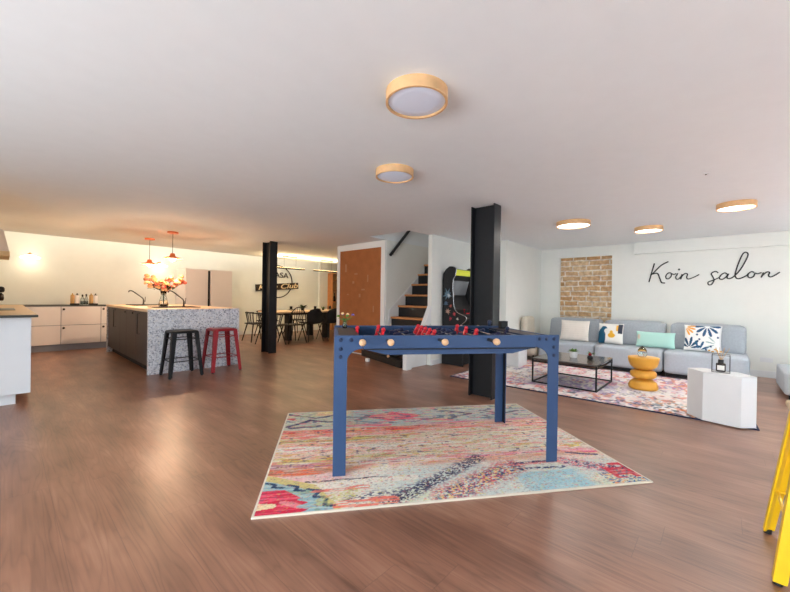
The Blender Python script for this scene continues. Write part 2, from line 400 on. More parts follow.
# white half-height stringer wall on the right of the flight
bm = N(); prism(bm, [(4.30,0),(4.42,0),(4.93,.74),(4.93,1.02),(4.75,.70),(4.47,.30),(4.30,.27)], 'y', 3.66, 3.74); box(bm,4.46,4.93,3.745,3.765,0,.60)
o = obj('stringer_wall', bm, M['white'], None); o.parent = st; o.location = (-4.0,-3.78,0)
bm = N(); prism(bm, [(.88,0),(1.0,0),(2.88,2.05),(2.88,2.22),(2.62,2.22),(.95,.9)], 'y', .886, .898); obj('skirting', bm, M['white'], st)
hr = thing('handrail', 'black handrail fixed to the wall above the stairs', 'handrail', (5.05, SY1, 0))
tube(bm:=N(), [(-.15,-.07,1.945),(.35,-.07,2.45),(1.0,-.07,3.10)], .028, 10); obj('rail', bm, M['blackp'], hr)
tube(bm:=N(), [(-.06,-.0,1.97),(-.06,-.05,1.97),(-.06,-.07,2.02)], .010, 8); obj('bracket', bm, M['blackp'], hr)

# ------------------------------------------------------------------ steel columns (I-section)
def column(x, y, label, h=HC):
    t = thing('steel_column', label, 'column', (x,y,0), 0)
    w, d, tf = .165, .30, .014
    obj('flange', box(N(), 0, w, 0, tf, 0, h), M['steel'], t, bevel=.002)
    obj('flange', box(N(), 0, w, d-tf, d, 0, h), M['steel'], t, bevel=.002)
    obj('web', box(N(), w/2-.006, w/2+.006, tf, d-tf, 0, h), M['steel'], t)
    return t
column(3.738, 1.912, 'black steel I-beam column just behind the blue foosball table')
column(3.557, 6.62, 'dark steel I-beam column in front of the dining table')

# ------------------------------------------------------------------ rugs
def seg_d(U,V,p,q):
    p=np.array(p);q=np.array(q);d=q-p;t=np.clip(((U-p[0])*d[0]+(V-p[1])*d[1])/(d@d),0,1)
    return np.hypot(U-(p[0]+t*d[0]), V-(p[1]+t*d[1]))
def sm(a,b,x):
    t=np.clip((x-a)/(b-a),0,1); return t*t*(3-2*t)
def rug1_col(u,v):
    U=u*2.376; V=v*1.655
    Vd=V+.03*(vnoise(U*3,V*3,1)-.5)+.02*(vnoise(U*11,V*20,2)-.5)
    U2=U+.03*(vnoise(U*14,V*14,3)-.5)
    col=np.zeros(U.shape+(3,))+np.array((214,203,186))
    def mix(mask,c): 
        nonlocal col
        mask=np.clip(mask,0,1)[...,None]; col=col*(1-mask)+np.array(c,float)*mask
    fine=vnoise(U*95,V*150,4); fine2=vnoise(U*60,V*160,5); streak=vnoise(U*7,V*120,6); mid=vnoise(U*16,V*24,7); big=vnoise(U*2.2,V*3,8)
    # horizontal bands, strongest at the left
    bands=[(.31,.40,(222,172,176),.9),(.40,.50,(208,92,72),.95),(.50,.56,(150,74,104),.6),(.56,.65,(202,182,112),.75),(.65,.75,(222,182,160),.8),(.75,.83,(226,222,214),.95),(.83,.90,(224,160,138),.8),(.90,1.0,(206,190,132),.75),(1.0,1.09,(228,120,112),.9),(1.09,1.18,(224,86,72),.95),(1.18,1.66,(178,192,176),.9)]
    fade=1-.72*sm(.35,1.5,U)
    for a,b,c,s in bands:
        m=sm(a-.012,a+.012,Vd)*(1-sm(b-.012,b+.012,Vd))*s*np.where(b>1.1,1,fade)
        mix(m*(.45+.75*sm(.25,.6,streak)),c)
    # irregular yellow lozenges with dark edges, dotted lines
    for vc,sd_ in ((.605,51),(.95,52)):
        ph=vnoise(U*6.5,V*0+sd_,sd_); d=np.abs(Vd-vc)-.030*ph
        mix((d<0)*(ph>.42)*.85*fade,(206,184,92)); mix((np.abs(d)<.006)*(ph>.38)*(fine>.3)*.8*fade,(104,80,62))
    mix((np.abs(Vd-.525)<.010)*(((U*38)%1)>.45)*(mid>.35)*.8*fade,(96,44,70)); mix((np.abs(Vd-1.135)<.010)*(((U*30)%1)>.5)*.7*fade,(150,50,80))
    mix((np.abs(Vd-.45)<.045)*(streak>.55)*.8*fade,(226,110,60)); mix((np.abs(Vd-.46)<.04)*(mid>.62)*.8*fade,(150,84,60))
    mix((np.abs(Vd-.36)<.04)*(mid>.6)*.6*fade,(236,196,196))
    # right half: thin pink stripes on pale grey
    rr=sm(1.0,1.5,U)
    mix(rr*sm(.45,.6,V)*.55*(1-sm(1.2,1.3,V)),(206,206,200))
    mix(rr*(big>.5)*sm(.5,.7,V)*.35,(222,206,160))
    for vc,w,c in ((1.21,.022,(236,74,116)),(1.06,.02,(236,96,104)),(1.12,.012,(226,150,150)),(.94,.012,(226,160,150)),(.50,.012,(226,110,150))):
        mix(rr*np.exp(-((Vd-vc)/w)**2)*(.55+.5*streak),c)
    # top edge motifs
    top=sm(1.18,1.24,V)
    mix(top*sm(.42,.6,U)*.8,(168,186,190)); mix(top*sm(.2,.3,U)*(1-sm(.5,.65,U))*sm(1.5,1.56,V),(224,206,150))
    for q in (((0.0,1.6),(.26,1.47)),((.26,1.47),(.42,1.56)),((.02,1.27),(.22,1.42)),((.22,1.42),(.42,1.36)),((.05,1.24),(.3,1.27))):
        mix((seg_d(U2,Vd,*q)<.02)*.85,(48,52,92))
    mix((seg_d(U2,Vd,(0,1.47),(.06,1.46))<.02)*.9,(210,60,70))
    dmo=(np.abs(U2-.98)/.30+np.abs(Vd-1.44)/.13); mix((dmo<1)*.9,(228,84,112)); mix((dmo<.45)*.7,(214,150,150))
    for q in (((.98,1.40),(1.5,1.27)),((.55,1.24),(.9,1.22))): mix((seg_d(U2,Vd,*q)<.03)*.75,(228,96,122))
    for q in (((.62,1.36),(.80,1.52)),((.62,1.36),(.82,1.27))): mix((seg_d(U2,Vd,*q)<.022)*.75,(80,112,128))
    for q in (((1.9,1.5),(2.05,1.35)),((1.95,1.34),(2.26,1.43)),((1.5,1.55),(1.75,1.42)),((1.75,1.42),(1.5,1.33))): mix((seg_d(U2,Vd,*q)<.018)*.8,(70,72,100))
    mix((seg_d(U2,Vd,(1.5,1.6),(2.3,1.6))<.02)*.6,(200,190,140))
    # worn pale centre
    wc=np.exp(-(((U-.78)/.30)**2+((V-.32)/.24)**2)); mix(np.clip(wc*1.5,0,.95)*(.6+.6*mid),(222,216,202))
    # lower part: grey blue ground, navy speckled diagonals
    low=(1-sm(.28,.46,V-.0*U+.06*np.sin(U*4)))*sm(.45,.95,U)
    mix(low*.7,(182,198,196)); mix(low*(big>.55)*.4,(206,206,170))
    dd=seg_d(U,V,(.70,.0),(1.42,.47)); mix(sm(.075,.02,dd)*(fine>.42)*.92,(46,42,72)); 
    dd=seg_d(U,V,(.50,.08),(.95,.16)); mix(sm(.06,.02,dd)*(fine2>.55)*.8,(60,66,96))
    dd=seg_d(U,V,(1.05,.04),(1.6,.31)); mix(sm(.13,.05,dd)*(fine>.48)*.85,(206,74,88)); mix(sm(.11,.03,dd)*(fine2>.56)*.9,(44,70,108)); mix(sm(.11,.03,dd)*(vnoise(U*80,V*80,9)>.66)*.8,(226,190,120))
    mix((seg_d(U,Vd,(1.52,.345),(2.0,.335))<.020)*(fine>.3)*.8,(212,110,110)); mix((seg_d(U,Vd,(1.62,.36),(1.92,.35))<.012)*(fine2>.35)*.9,(50,50,84)); mix((seg_d(U,Vd,(1.62,.275),(1.95,.25))<.014)*(fine2>.4)*.9,(50,56,90))
    mix(((U>1.55)&(U<2.03)&(V<.22-.0*U))*(.45+.5*streak)*sm(1.5,1.62,U)*(1-sm(1.95,2.05,U)),(140,186,198))
    dd=seg_d(U,V,(2.02,.33),(2.28,.16)); mix(sm(.09,.03,dd)*(fine>.45)*.85,(222,96,110)); mix(sm(.08,.03,dd)*(fine2>.6)*.9,(50,60,100))
    mix((U>2.12)*(V<.14)*(fine>.5)*.9,(44,88,142)); mix((U>2.12)*(V<.14)*(fine2>.66)*.9,(228,160,90)); mix((U>2.2)*(V>.06)*(V<.26)*(mid>.35)*.95,(196,36,60)); mix((U>2.24)*(V>.10)*(V<.22)*(fine>.62),(40,40,70))
    mix((seg_d(U,Vd,(2.05,.50),(2.35,.46))<.016)*.9,(214,70,120)); mix((seg_d(U,Vd,(2.12,.45),(2.32,.40))<.014)*.9,(60,60,92)); mix((seg_d(U,Vd,(2.0,.57),(2.3,.58))<.022)*(fine>.4)*.9,(214,200,90))
    # front left corner: red medallion in grey blue, chain border
    edge=np.minimum(.40-.52*U, (.43-U)*1.9); cr=sm(-.01,.01,edge-V); mix(cr,(138,172,180))
    mix(cr*(streak>.55)*.6,(176,196,190)); mix(cr*(mid>.66)*.5,(120,150,110))
    rg=(U<.235+.03*np.sin(V*90))&(V<.235)&(U+V*1.0<.36)
    mix(rg*(.8+.3*streak),(204,26,60)); mix(rg*(streak>.62)*.7,(232,96,120)); mix((seg_d(U2,Vd,(0,.055),(.08,.07))<.022)*.95,(226,214,170)); mix((seg_d(U2,Vd,(0,.10),(.07,.085))<.012)*.9,(226,214,170))
    mix(rg*(seg_d(U,Vd,(.13,.10),(.22,.06))<.018)*.8,(226,150,150))
    d=np.abs(edge-V-.01); mix((d<.036)*(U<.44)*.95,(204,188,122))
    for q in (((.01,.335),(.07,.305)),((.07,.305),(.06,.275)),((.06,.275),(.11,.26)),((.13,.29),(.20,.262)),((.20,.262),(.19,.225)),((.19,.225),(.24,.215)),((.26,.235),(.33,.20)),((.33,.20),(.31,.14)),((.31,.14),(.36,.13)),((.37,.11),(.355,.05)),((.355,.05),(.41,.03))):
        mix((seg_d(U2,Vd,*q)<.0115)*.95,(34,60,92))
    mix((seg_d(U2,Vd,(.45,.02),(.72,.02))<.05)*(streak>.35)*.9,(226,110,92))
    mix((seg_d(U2,Vd,(.25,.32),(.75,.29))<.009)*(fine>.3)*.9,(60,48,60)); mix((seg_d(U2,Vd,(.3,.19),(.6,.2))<.02)*(streak>.4)*.8,(222,110,96)); mix((seg_d(U2,Vd,(.35,.25),(.9,.27))<.03)*.8,(224,216,204))
    mix((seg_d(U2,Vd,(.36,.08),(.5,.15))<.05)*(fine>.4)*.6,(190,184,110))
    s2=vnoise(U*11,V*70,61); s3=vnoise(U*9,V*60,62)
    body=sm(.42,.5,V)*(1-sm(1.15,1.2,V)); mix(body*(s2>.66)*.55,(226,120,120)); mix(body*(s3>.70)*.55,(232,228,218)); mix(body*(vnoise(U*13,V*64,63)>.78)*.5,(196,150,60)); mix(body*(vnoise(U*24,V*50,64)>.84)*.6,(70,60,90))
    up=sm(1.2,1.26,V); mix(up*(vnoise(U*12,V*50,65)>.68)*.6,(206,200,150)); mix(up*(vnoise(U*14,V*60,66)>.74)*.6,(226,120,140)); mix(up*(vnoise(U*16,V*46,67)>.76)*.65,(70,90,120))
    # overall wear and speckle
    wear=sm(.52,.78,mid*.5+streak*.5); mix(wear*.5*np.where(cr>.5,.25,1),(216,208,192))
    mix((fine>.80)*.45,(120,110,120)); mix((fine2>.83)*.5,(214,120,110)); mix((vnoise(U*70,V*90,12)>.86)*.5,(206,190,110))
    col*= (.93+.12*vnoise(U*130,V*170,13))[...,None]
    return np.clip(128+(col-128)*1.10+6,0,250)
def rug2_col(u,v):
    U=u*3.25; V=v*2.2
    col=np.zeros(U.shape+(3,))+np.array((226,220,216))
    def mix(mask,c):
        nonlocal col
        mask=np.clip(mask,0,1)[...,None]; col=col*(1-mask)+np.array(c,float)*mask
    f1=.5*vnoise(U*24,V*12,21)+.5*vnoise(U*50,V*28,41); f2=.5*vnoise(U*20,V*11,22)+.5*vnoise(U*46,V*26,42); f3=.5*vnoise(U*18,V*12,23)+.5*vnoise(U*40,V*30,43); b1=vnoise(U*1.8,V*2.6,24); b2=vnoise(U*1.5,V*2.2,25); b3=vnoise(U*2,V*3,26)
    mix((f1>.50)*sm(.35,.6,b1)*.75,(226,130,150)); mix((f2>.50)*sm(.45,.65,b2)*.75,(150,134,180)); mix((f3>.52)*sm(.5,.7,b3)*.8,(224,140,120))
    mix((vnoise(U*36,V*60,27)>.72)*sm(.5,.7,1-b1)*.8,(96,120,140)); mix((vnoise(U*36,V*50,28)>.74)*.5,(206,190,130)); mix((vnoise(U*40,V*44,29)>.80)*.6,(84,84,104))
    ed=V; mix((ed<.30)*(f1>.55)*.5,(210,120,100)); mix((ed<.26)*(f2>.66)*.7,(70,84,104))
    mix((vnoise(U*16,V*9,30)>.55)*.75,(236,232,228))
    pr=np.exp(-(((U-1.55)/.55)**2+((V-.85)/.35)**2)); mix(pr*(vnoise(U*30,V*16,44)>.45)*.7,(150,132,186))
    dk=sm(2.2,2.6,U)*sm(.75,.2,V); mix(dk*(vnoise(U*40,V*24,45)>.6)*.7,(60,80,96)); mix(dk*(vnoise(U*34,V*22,46)>.66)*.7,(196,110,60))
    return col
def rug(name, L_, W_, nu, nv, colf, loc, rz, label, group, mb, curl=False):
    t = thing(name, label, 'rug', loc, rz)
    def pos(u,v):
        z=.010+.0015*vnoise(u*9,v*7,31)
        if curl: z=z+.02*np.exp(-(((1-u)*L_/.14)**2+(v*W_/.14)**2))
        return u*L_, v*W_, z
    sheet('pile', nu, nv, pos, colf, M['painted'], t, thick=.008)
    bm=N(); e=(.018 if L_>3 else .012); zz=.0115
    box(bm,-e,L_+e,-e,.002,0,zz); box(bm,-e,L_+e,W_-.002,W_+e,0,zz); box(bm,-e,.002,0,W_,0,zz); box(bm,L_-.002,L_+e,0,W_,0,zz)
    obj('binding', bm, mb, t, bevel=.003)
    return t
rug('patterned_rug', 2.376, 1.655, 420, 300, rug1_col, (.875,1.756,0), -(1.3889-TW), 'worn multicoloured patterned rug under the blue foosball table', None, mat('cream_binding',(222,212,194),.9))
rug('salon_rug', 3.17, 2.2, 280, 190, rug2_col, (4.45, 2.92, 0), -PI/2+.045, 'pale pink and white patterned rug with navy edge in front of the sofa', None, mat('navy_binding',(28,36,66),.9))

# ------------------------------------------------------------------ foosball table
TA = -(1.4021-TW); TX, TY = 1.404, 1.791
ft = thing('foosball_table', 'blue foosball table with wooden ball handles standing on a patterned rug', 'foosball table', (TX,TY,0), TA)
LT, WT, HT, Z0 = 1.55, .82, .90, .0125
def leg_bm(sx, sy):
    """L-angle leg with a curved gusset plate towards the middle; sx,sy = which corner"""
    bm = N(); w=.081; g=.182; zb=.815
    pts=[(0,Z0),(w,Z0),(w,.735)]
    for k in range(1,10):
        a=PI-(PI/2)*k/9.; pts.append((g+(g-w)*math.cos(a), .735+(zb-.735)*math.sin(a)))
    pts+=[(g,HT),(0,HT)]
    f=lambda x: x if sx<0 else LT-x
    y0,y1=(0,.008) if sy<0 else (WT-.008,WT)
    prism(bm,[(f(x),z) for x,z in pts],'y',y0,y1)
    ys=(0.008,.055) if sy<0 else (WT-.055,WT-.008)
    x0,x1=sorted((f(0),f(.008)))
    box(bm,x0,x1,ys[0],ys[1],Z0,HT-.01)
    return bm
for sx in (-1,1):
    for sy in (-1,1):
        lg = obj('leg', leg_bm(sx,sy), M['blue'], ft, bevel=.0015)
        pts=[(.040,.872),(.098,.872),(.150,.872),(.040,.815),(.040,.757)] if sx>0 else [(.040,.872),(.105,.872),(.040,.815),(.040,.765)]
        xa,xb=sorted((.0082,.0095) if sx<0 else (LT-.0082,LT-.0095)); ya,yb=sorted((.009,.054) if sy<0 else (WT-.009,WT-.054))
        obj('inner_shade_plate', box(N(),xa,xb,ya,yb,Z0+.002,.80), M['blackp'], lg)  # black sheet put in for the shade on the leg's inner face
        for x,z in pts:
            X=x if sx<0 else LT-x; y=0 if sy<0 else WT
            b=N(); cyl(b,(X,y+sy*-.001,z),(X,y+sy*.003,z),.012,.012,12); ball(b,(X,y+sy*.003,z),.009,(1,.7,1),10,6)
            obj('bolt', b, M['bluedark'], lg, smooth=True)
# long side panels, lower tray, end panels
for y0,y1 in ((-.010,.028),(WT-.028,WT+.010)):
    bm=N(); box(bm,.183,LT-.183,y0,y1,.815,HT-.001); box(bm,.06,LT-.06,max(y0,.008),min(y1,WT-.008),.82,HT-.002); obj('side_panel',bm,M['blue'],ft,bevel=.004)
bm=N(); prism(bm,[(.183,.808),(.34,.772),(LT-.34,.772),(LT-.183,.808)],'y',.02,WT-.02); obj('tray',bm,M['blue'],ft)
for y0 in (-.0075,WT-.03): obj('painted_shadow_line', box(N(),.183,LT-.183,y0,y0+.0375,.808,.8148), M['blackp'], ft)  # black strip put in as the shadow line under the side panel
obj('playfield', box(N(),.16,LT-.16,.03,WT-.03,.8155,.8175), mat('field',(40,66,60),.5), ft)
for x0 in (.008, LT-.028):
    obj('end_panel', box(N(), x0, x0+.02, .055, WT-.055, .80, HT-.012), M['blue'], ft, bevel=.003)
for x0 in (.03,LT-.16):
    obj('end_ledge', box(N(), x0, x0+.13, .03, WT-.03, .872, .884), mat('ledge',(74,62,60),.4), ft, bevel=.002)
obj('goal_wall', box(N(), .155,.165,.03,WT-.03,.8175,.884), M['bluedark'], ft)
obj('goal_wall', box(N(), LT-.165,LT-.155,.03,WT-.03,.8175,.884), M['bluedark'], ft)
# rods with players; near side handles on rods 1,2,4,6
def player_bm(ang):
    bm=N()
    ball(bm,(0,0,.032),.0125,(1,1,1.1),10,8)
    prism(bm,[(-.011,-.024),(.011,-.024),(.014,.020),(-.014,.020)],'y',-.008,.008)
    prism(bm,[(-.010,-.024),(.010,-.024),(.012,-.048),(-.012,-.048)],'y',-.006,.010)
    bmesh.ops.rotate(bm, verts=bm.verts[:], cent=(0,0,0), matrix=Matrix.Rotation(PI/2,3,'Z'))
    bmesh.ops.rotate(bm, verts=bm.verts[:], cent=(0,0,0), matrix=Matrix.Rotation(ang,3,'Y'))
    return bm
team = ['r','r','b','r','b','r','b','b']; cnt=[1,2,3,5,5,3,2,1]; near=[1,1,0,1,0,1,0,0]
angs=[.1,.25,1.35,.45,1.2,.2,1.3,.4]
RZ=.872
for k in range(8):
    x=.165+k*.170; red=team[k]=='r'
    rod=obj('rod', cyl(N(),(0,-.06 if near[k] else .0,0),(0,WT+(.0 if near[k] else .06),0),.0065,n=10), M['chrome'], ft, loc=(x,0,RZ), smooth=True)
    s=-1 if near[k] else 1; y=-.02 if near[k] else WT+.02
    b=N(); cyl(b,(0,y,0),(0,y+s*.105,0),.010,.010,14); obj('grip',b,M['blackp'],rod,smooth=True)
    b=N(); lathe(b,[(0,-.030),(.011,-.030),(.016,-.022),(.0205,-.008),(.0215,.004),(.018,.016),(.010,.022),(0,.023)],n=20)
    bmesh.ops.rotate(b, verts=b.verts[:], cent=(0,0,0), matrix=Matrix.Rotation(-s*PI/2,3,'X'))
    bmesh.ops.translate(b, verts=b.verts[:], vec=(0,y+s*.125,0)); obj('wooden_knob',b,M['ball'],rod,smooth=True)
    n=cnt[k]
    for j in range(n):
        yy=WT/2+(j-(n-1)/2)*(.62/max(n,2.2))
        pb=player_bm(angs[k]); bmesh.ops.scale(pb,verts=pb.verts[:],vec=(1.3,1.3,1.25)); obj('player', pb, M['redp' if red else 'navyp'], rod, loc=(0,yy,0), smooth=False)
# score box and rail post at the far right end
obj('ball_box', box(N(), LT-.095, LT-.028, WT-.125, WT-.075, .884, .950), M['blackp'], ft, bevel=.003)
b=N(); lathe(b,[(0,0),(.013,0),(.016,.02),(.018,.04),(.012,.052),(0,.055)],(LT-.155,WT-.018,.8995),16); obj('corner_knob', b, M['bluedark'], ft, smooth=True)

# ------------------------------------------------------------------ small posy on the corner of the foosball table
def flower_bm(r, seed, n=9):
    rnd=random.Random(seed); bm=N()
    for i in range(n):
        a=rnd.random()*2*PI; e=rnd.random()*1.2
        d=Vector((math.cos(a)*math.cos(e),math.sin(a)*math.cos(e),math.sin(e)))
        ball(bm,d*r*.5,r*.55,(1,.8,.55),8,6, d.to_track_quat('Z','Y').to_matrix().to_4x4())
    return bm
def leaf_bm(p, d, l, w):
    bm=N(); d=Vector(d).normalized(); s=d.cross(Vector((0,0,1))).normalized(); u=s.cross(d); p=Vector(p); L_=[];R_=[];Cn=[]
    n=6
    for i in range(n+1):
        t=i/n; c=p+d*l*t+u*(-.25*l*t*t); ww=w*math.sin(PI*min(.98,t*.92+.06)); Cn.append(bm.verts.new(c-u*w*.2)); L_.append(bm.verts.new(c+s*ww)); R_.append(bm.verts.new(c-s*ww))
    for i in range(n):
        bm.faces.new((Cn[i],Cn[i+1],L_[i+1],L_[i])); bm.faces.new((Cn[i],R_[i],R_[i+1],Cn[i+1]))
    return bm
def join(bms):
    out=N()
    for b in bms:
        me=bpy.data.meshes.new('tmp'); b.to_mesh(me); b.free(); out.from_mesh(me); bpy.data.meshes.remove(me)
    return out
cA,sA=math.cos(TA),math.sin(TA)
def t2w(x,y,z=0): return (TX+x*cA-y*sA, TY+x*sA+y*cA, z)
posy = thing('flower_vase', 'small glass vase with a few flowers at the left end of the foosball table', 'vase', t2w(.085,WT-.10,.8845))
obj('vase', lathe(N(),[(0,0),(.016,0),(.020,.012),(.019,.035),(.011,.05),(.013,.06),(.011,.06),(.009,.05),(.016,.034),(.016,.006),(0,.004)],n=20), M['glass'], posy, smooth=True)
rnd=random.Random(3); bm=N(); heads=[]
for i in range(6):
    a=i*2*PI/6+.3; r=.035+.03*rnd.random(); p=Vector((math.cos(a)*r,math.sin(a)*r,.095+.03*rnd.random())); heads.append(p); tube(bm,[(0,0,.01),(p.x*.3,p.y*.3,.06),p],.0016,5)
obj('stems', bm, M['green'], posy)
for i,p in enumerate(heads): obj('bloom', flower_bm(.017,i), M[['creamfl','violet','green','creamfl','green','violet'][i]], posy, loc=p, smooth=True)
obj('leaves', join([leaf_bm((0,0,.06),(math.cos(a),math.sin(a),.7),.06,.012) for a in (0,1.1,2.3,3.4,4.6,5.5)]), M['green'], posy)

# ------------------------------------------------------------------ metal stools
def stool(name, label, loc, h, top, base, m, wood=None, group=None, rz=0):
    t = thing(name, label, 'stool', loc, rz, group)
    s=top/2; b=base/2
    bm=N(); pad(bm,-s,s,-s,s,h-.055,h-.012,e=.45,n=6)
    obj('seat', bm, m, t, smooth=True, bevel=0)
    if wood: obj('wooden_top', box(N(),-s-.01,s+.01,-s-.01,s+.01,h-.012,h+.022), wood, t, bevel=.012)
    for sx in (-1,1):
        for sy in (-1,1):
            bm=N(); rows=[]
            zs=(h-.03,h*.6,h*.3,.012); 
            for z in zs:
                f=1-(z/(h-.03)); cx=(s-.022+(b-s+.022)*f)*sx; cy=(s-.022+(b-s+.022)*f)*sy; w=(.036-.010*f)*(.95 if wood else 1); 
                rows.append([bm.verts.new((cx+sx*dx*w,cy+sy*dy*w,z)) for dx,dy in ((.6,.6),(-1.1,.6),(-1.1,.35),(-.2,-.2),(.35,-1.1),(.6,-1.1))])
            for a_,b_ in zip(rows,rows[1:]): bridge(bm,a_,b_)
            bm.faces.new(rows[0]); bm.faces.new(rows[-1][::-1])
            lg=obj('leg', bm, m, t, bevel=.003)
            obj('foot_cap', cyl(N(),(sx*(b-.003),sy*(b-.003),0),(sx*(b-.005),sy*(b-.005),.020),.016,.014,12), M['blackp'], lg, smooth=False)
    def braceset(z, r, inset):
        f=1-(z/(h-.03)); q=s-.022+(b-s+.022)*f-inset
        return [(-q,-q,z),(q,-q,z),(q,q,z),(-q,q,z)]
    bm=N(); P_=braceset(h*.34,.006,.004)
    for i in range(4): tube(bm,[P_[i],P_[(i+1)%4]],.0065,8)
    obj('foot_rail', bm, m, t)
    bm=N(); P_=braceset(h*.80,.006,.002)
    for i in range(4): tube(bm,[P_[i],P_[(i+1)%4]],.006,8)
    obj('upper_brace', bm, m, t)
    return t
stool('bar_stool','black metal bar stool in front of the terrazzo island end',(1.72,5.66,0),.655,.335,.41,M['black'],group='metal bar stools at the kitchen island')
stool('bar_stool','red metal bar stool in front of the terrazzo island end',(2.265,5.655,0),.655,.335,.41,M['red'],group='metal bar stools at the kitchen island')
stool('bar_stool','bright yellow metal stool with a pale wooden seat at the right edge',(2.355,-.405,0),.665,.33,.45,M['yellow'],wood=M['paleoak'])

# ------------------------------------------------------------------ kitchen island
isl = thing('kitchen_island','kitchen island with terrazzo end panel, brown doors and pale top','island',(1.382,5.95,0))
IW, IL, IH = 1.285, 3.0, .928
obj('end_panel', box(N(),0,IW,0,.05,0,IH), M['terr'], isl)
obj('end_panel', box(N(),0,IW,IL-.05,IL,0,IH-.04), M['terr'], isl)
obj('worktop', box(N(),-.01,IW+.01,.05,IL+.01,IH-.04,IH), M['toptop'], isl, bevel=.003)
obj('carcass', box(N(),.04,IW-.02,.05,IL-.05,.10,IH-.04), M['taupe'], isl)
obj('plinth', box(N(),.09,IW-.06,.05,IL-.05,0,.10), M['dark'], isl)
ys=[.055,.80,1.42,1.90,2.945]
hd=[(.55,0),(.98,1),(1.5,1),(2.25,0)]
for i in range(4):
    d=obj('door', box(N(),.018,.04,ys[i]+.003,ys[i+1]-.003,.11,IH-.05), M['taupe'], isl, bevel=.002)
    y,kind=hd[i]
    if kind==0:
        tube(b:=N(),[(.018,y,.85),(-.014,y,.85),(-.014,y,.54),(.018,y,.54)],.006,8); obj('bar_handle',b,M['black'],d)
    else:
        lathe(b:=N(),[(0,0),(.016,0),(.018,.012),(0,.016)],n=14); bmesh.ops.rotate(b,verts=b.verts[:],cent=(0,0,0),matrix=Matrix.Rotation(-PI/2,3,'Y')); bmesh.ops.translate(b,verts=b.verts[:],vec=(.018,y,.84)); obj('knob',b,M['black'],d)
def sink(name,label,x0,x1,y0,y1,cat='sink'):
    t=thing(name,label,cat,((x0+x1)/2,(y0+y1)/2,.928)); w=(x1-x0)/2; d=(y1-y0)/2
    bm=N(); 
    for a in ((-w,w,-d,-d+.02),(-w,w,d-.02,d),(-w,-w+.02,-d+.02,d-.02),(w-.02,w,-d+.02,d-.02)): box(bm,a[0],a[1],a[2],a[3],0,.012)
    obj('rim',bm,M['black'],t,bevel=.002); obj('basin',box(N(),-w+.02,w-.02,-d+.02,d-.02,0,.004),M['black'],t)
sink('sink','black sink on the near half of the island worktop',1.62,2.30,6.62,7.05)
sink('hob','black hob plate on the far half of the island worktop',1.62,2.20,8.0,8.6,'hob')
def faucet(loc, label, rz, h=.22):
    t=thing('faucet',label,'faucet',loc,rz,'black mixer taps on the island')
    obj('base',lathe(N(),[(0,0),(.024,0),(.024,.012),(.014,.02),(.013,.10),(0,.10)],n=16),M['black'],t,smooth=True)
    tube(b:=N(),spline([(0,0,.08),(-.02,0,.13),(-.14,0,.21),(-.24,0,.27),(-.30,0,.275),(-.32,0,.25)],5),.010,8); obj('spout',b,M['black'],t,smooth=True)
    tube(b:=N(),[(0,0,.05),(0,-.035,.06),(0,-.045,.16)],.0055,8); obj('lever',b,M['black'],t)
faucet((2.20,7.16,.928),'black mixer tap right of the flower vase on the island',.45)
faucet((1.93,8.68,.928),'black mixer tap left of the flower vase on the island',.5)
# bouquet
vz = thing('bouquet_vase','glass vase with a wide bouquet of peach flowers on the island','vase',(1.96,7.46,.928))
obj('vase', lathe(N(),[(0,0),(.07,0),(.078,.03),(.060,.12),(.040,.2),(.052,.27),(.049,.27),(.036,.2),(.055,.12),(.072,.03),(0,.012)],n=28), M['glass'], vz, smooth=True)
rnd=random.Random(11); bm=N(); heads=[]
# the view direction across the bouquet is roughly (.7,-.7)
sd=Vector((.72,-.69,0)); fd=Vector((.69,.72,0))
for i in range(38):
    s=(i/37-.5)*2; a=s+rnd.uniform(-.12,.12)
    p=sd*(a*.30)+fd*rnd.uniform(-.12,.12)+Vector((0,0,.35+.11*abs(a)+rnd.uniform(-.08,.09)))
    heads.append(p); tube(bm,spline([(p.x*.02,p.y*.02,.03),(p.x*.12,p.y*.12,.26),tuple(p)],3),.0025,5)
obj('stems', bm, M['dkgreen'], vz)
for i,p in enumerate(heads): obj('bloom', flower_bm(.052+.02*rnd.random(),i+40,9), M[['peach','pink','peach','creamfl','peach'][i%5]], vz, loc=p, smooth=True)
obj('leaves', join([leaf_bm(tuple(sd*rnd.uniform(-.2,.2)+Vector((0,0,.30+.06*rnd.random()))),(rnd.uniform(-1,1),rnd.uniform(-1,1),.5),.13,.03) for _ in range(26)]), M['dkgreen'], vz)

# ------------------------------------------------------------------ back units and left counter
bu = thing('drawer_unit','long run of pale pink drawer units with dark top along the kitchen wall','cabinet',(XL,9.60,0))
W0=-XL
bx1=1.60+W0
obj('carcass', box(N(),.69,bx1-.002,.021,.72,.12,.88), M['kick'], bu); obj('end_panel', box(N(),bx1-.018,bx1,-.002,.722,.12,.88), M['cream'], bu)
obj('plinth', box(N(),.69,bx1,.05,.70,0,.12), M['kick'], bu)
obj('worktop', box(N(),.005,bx1+.02,-.006,.74,.8805,.90), M['darktop'], bu, bevel=.002)
xs=[.0,.18+W0*0+.58,.775+W0,1.39+W0,bx1]; xs=[.70,.775+W0,1.39+W0,bx1]
for i in range(3):
    for z0,z1,kz in ((.508,.872,.82),(.13,.498,.45)):
        d=obj('drawer', box(N(),xs[i]+.005,xs[i+1]-.005-(.018 if i==2 else 0),0,.02,z0,z1), M['cream'], bu, bevel=.002)
        lathe(b:=N(),[(0,0),(.017,0),(.020,.014),(0,.018)],n=14); bmesh.ops.rotate(b,verts=b.verts[:],cent=(0,0,0),matrix=Matrix.Rotation(PI/2,3,'X')); bmesh.ops.translate(b,verts=b.verts[:],vec=(xs[i]+.04,0,kz)); obj('knob',b,M['logo'],d,smooth=True)
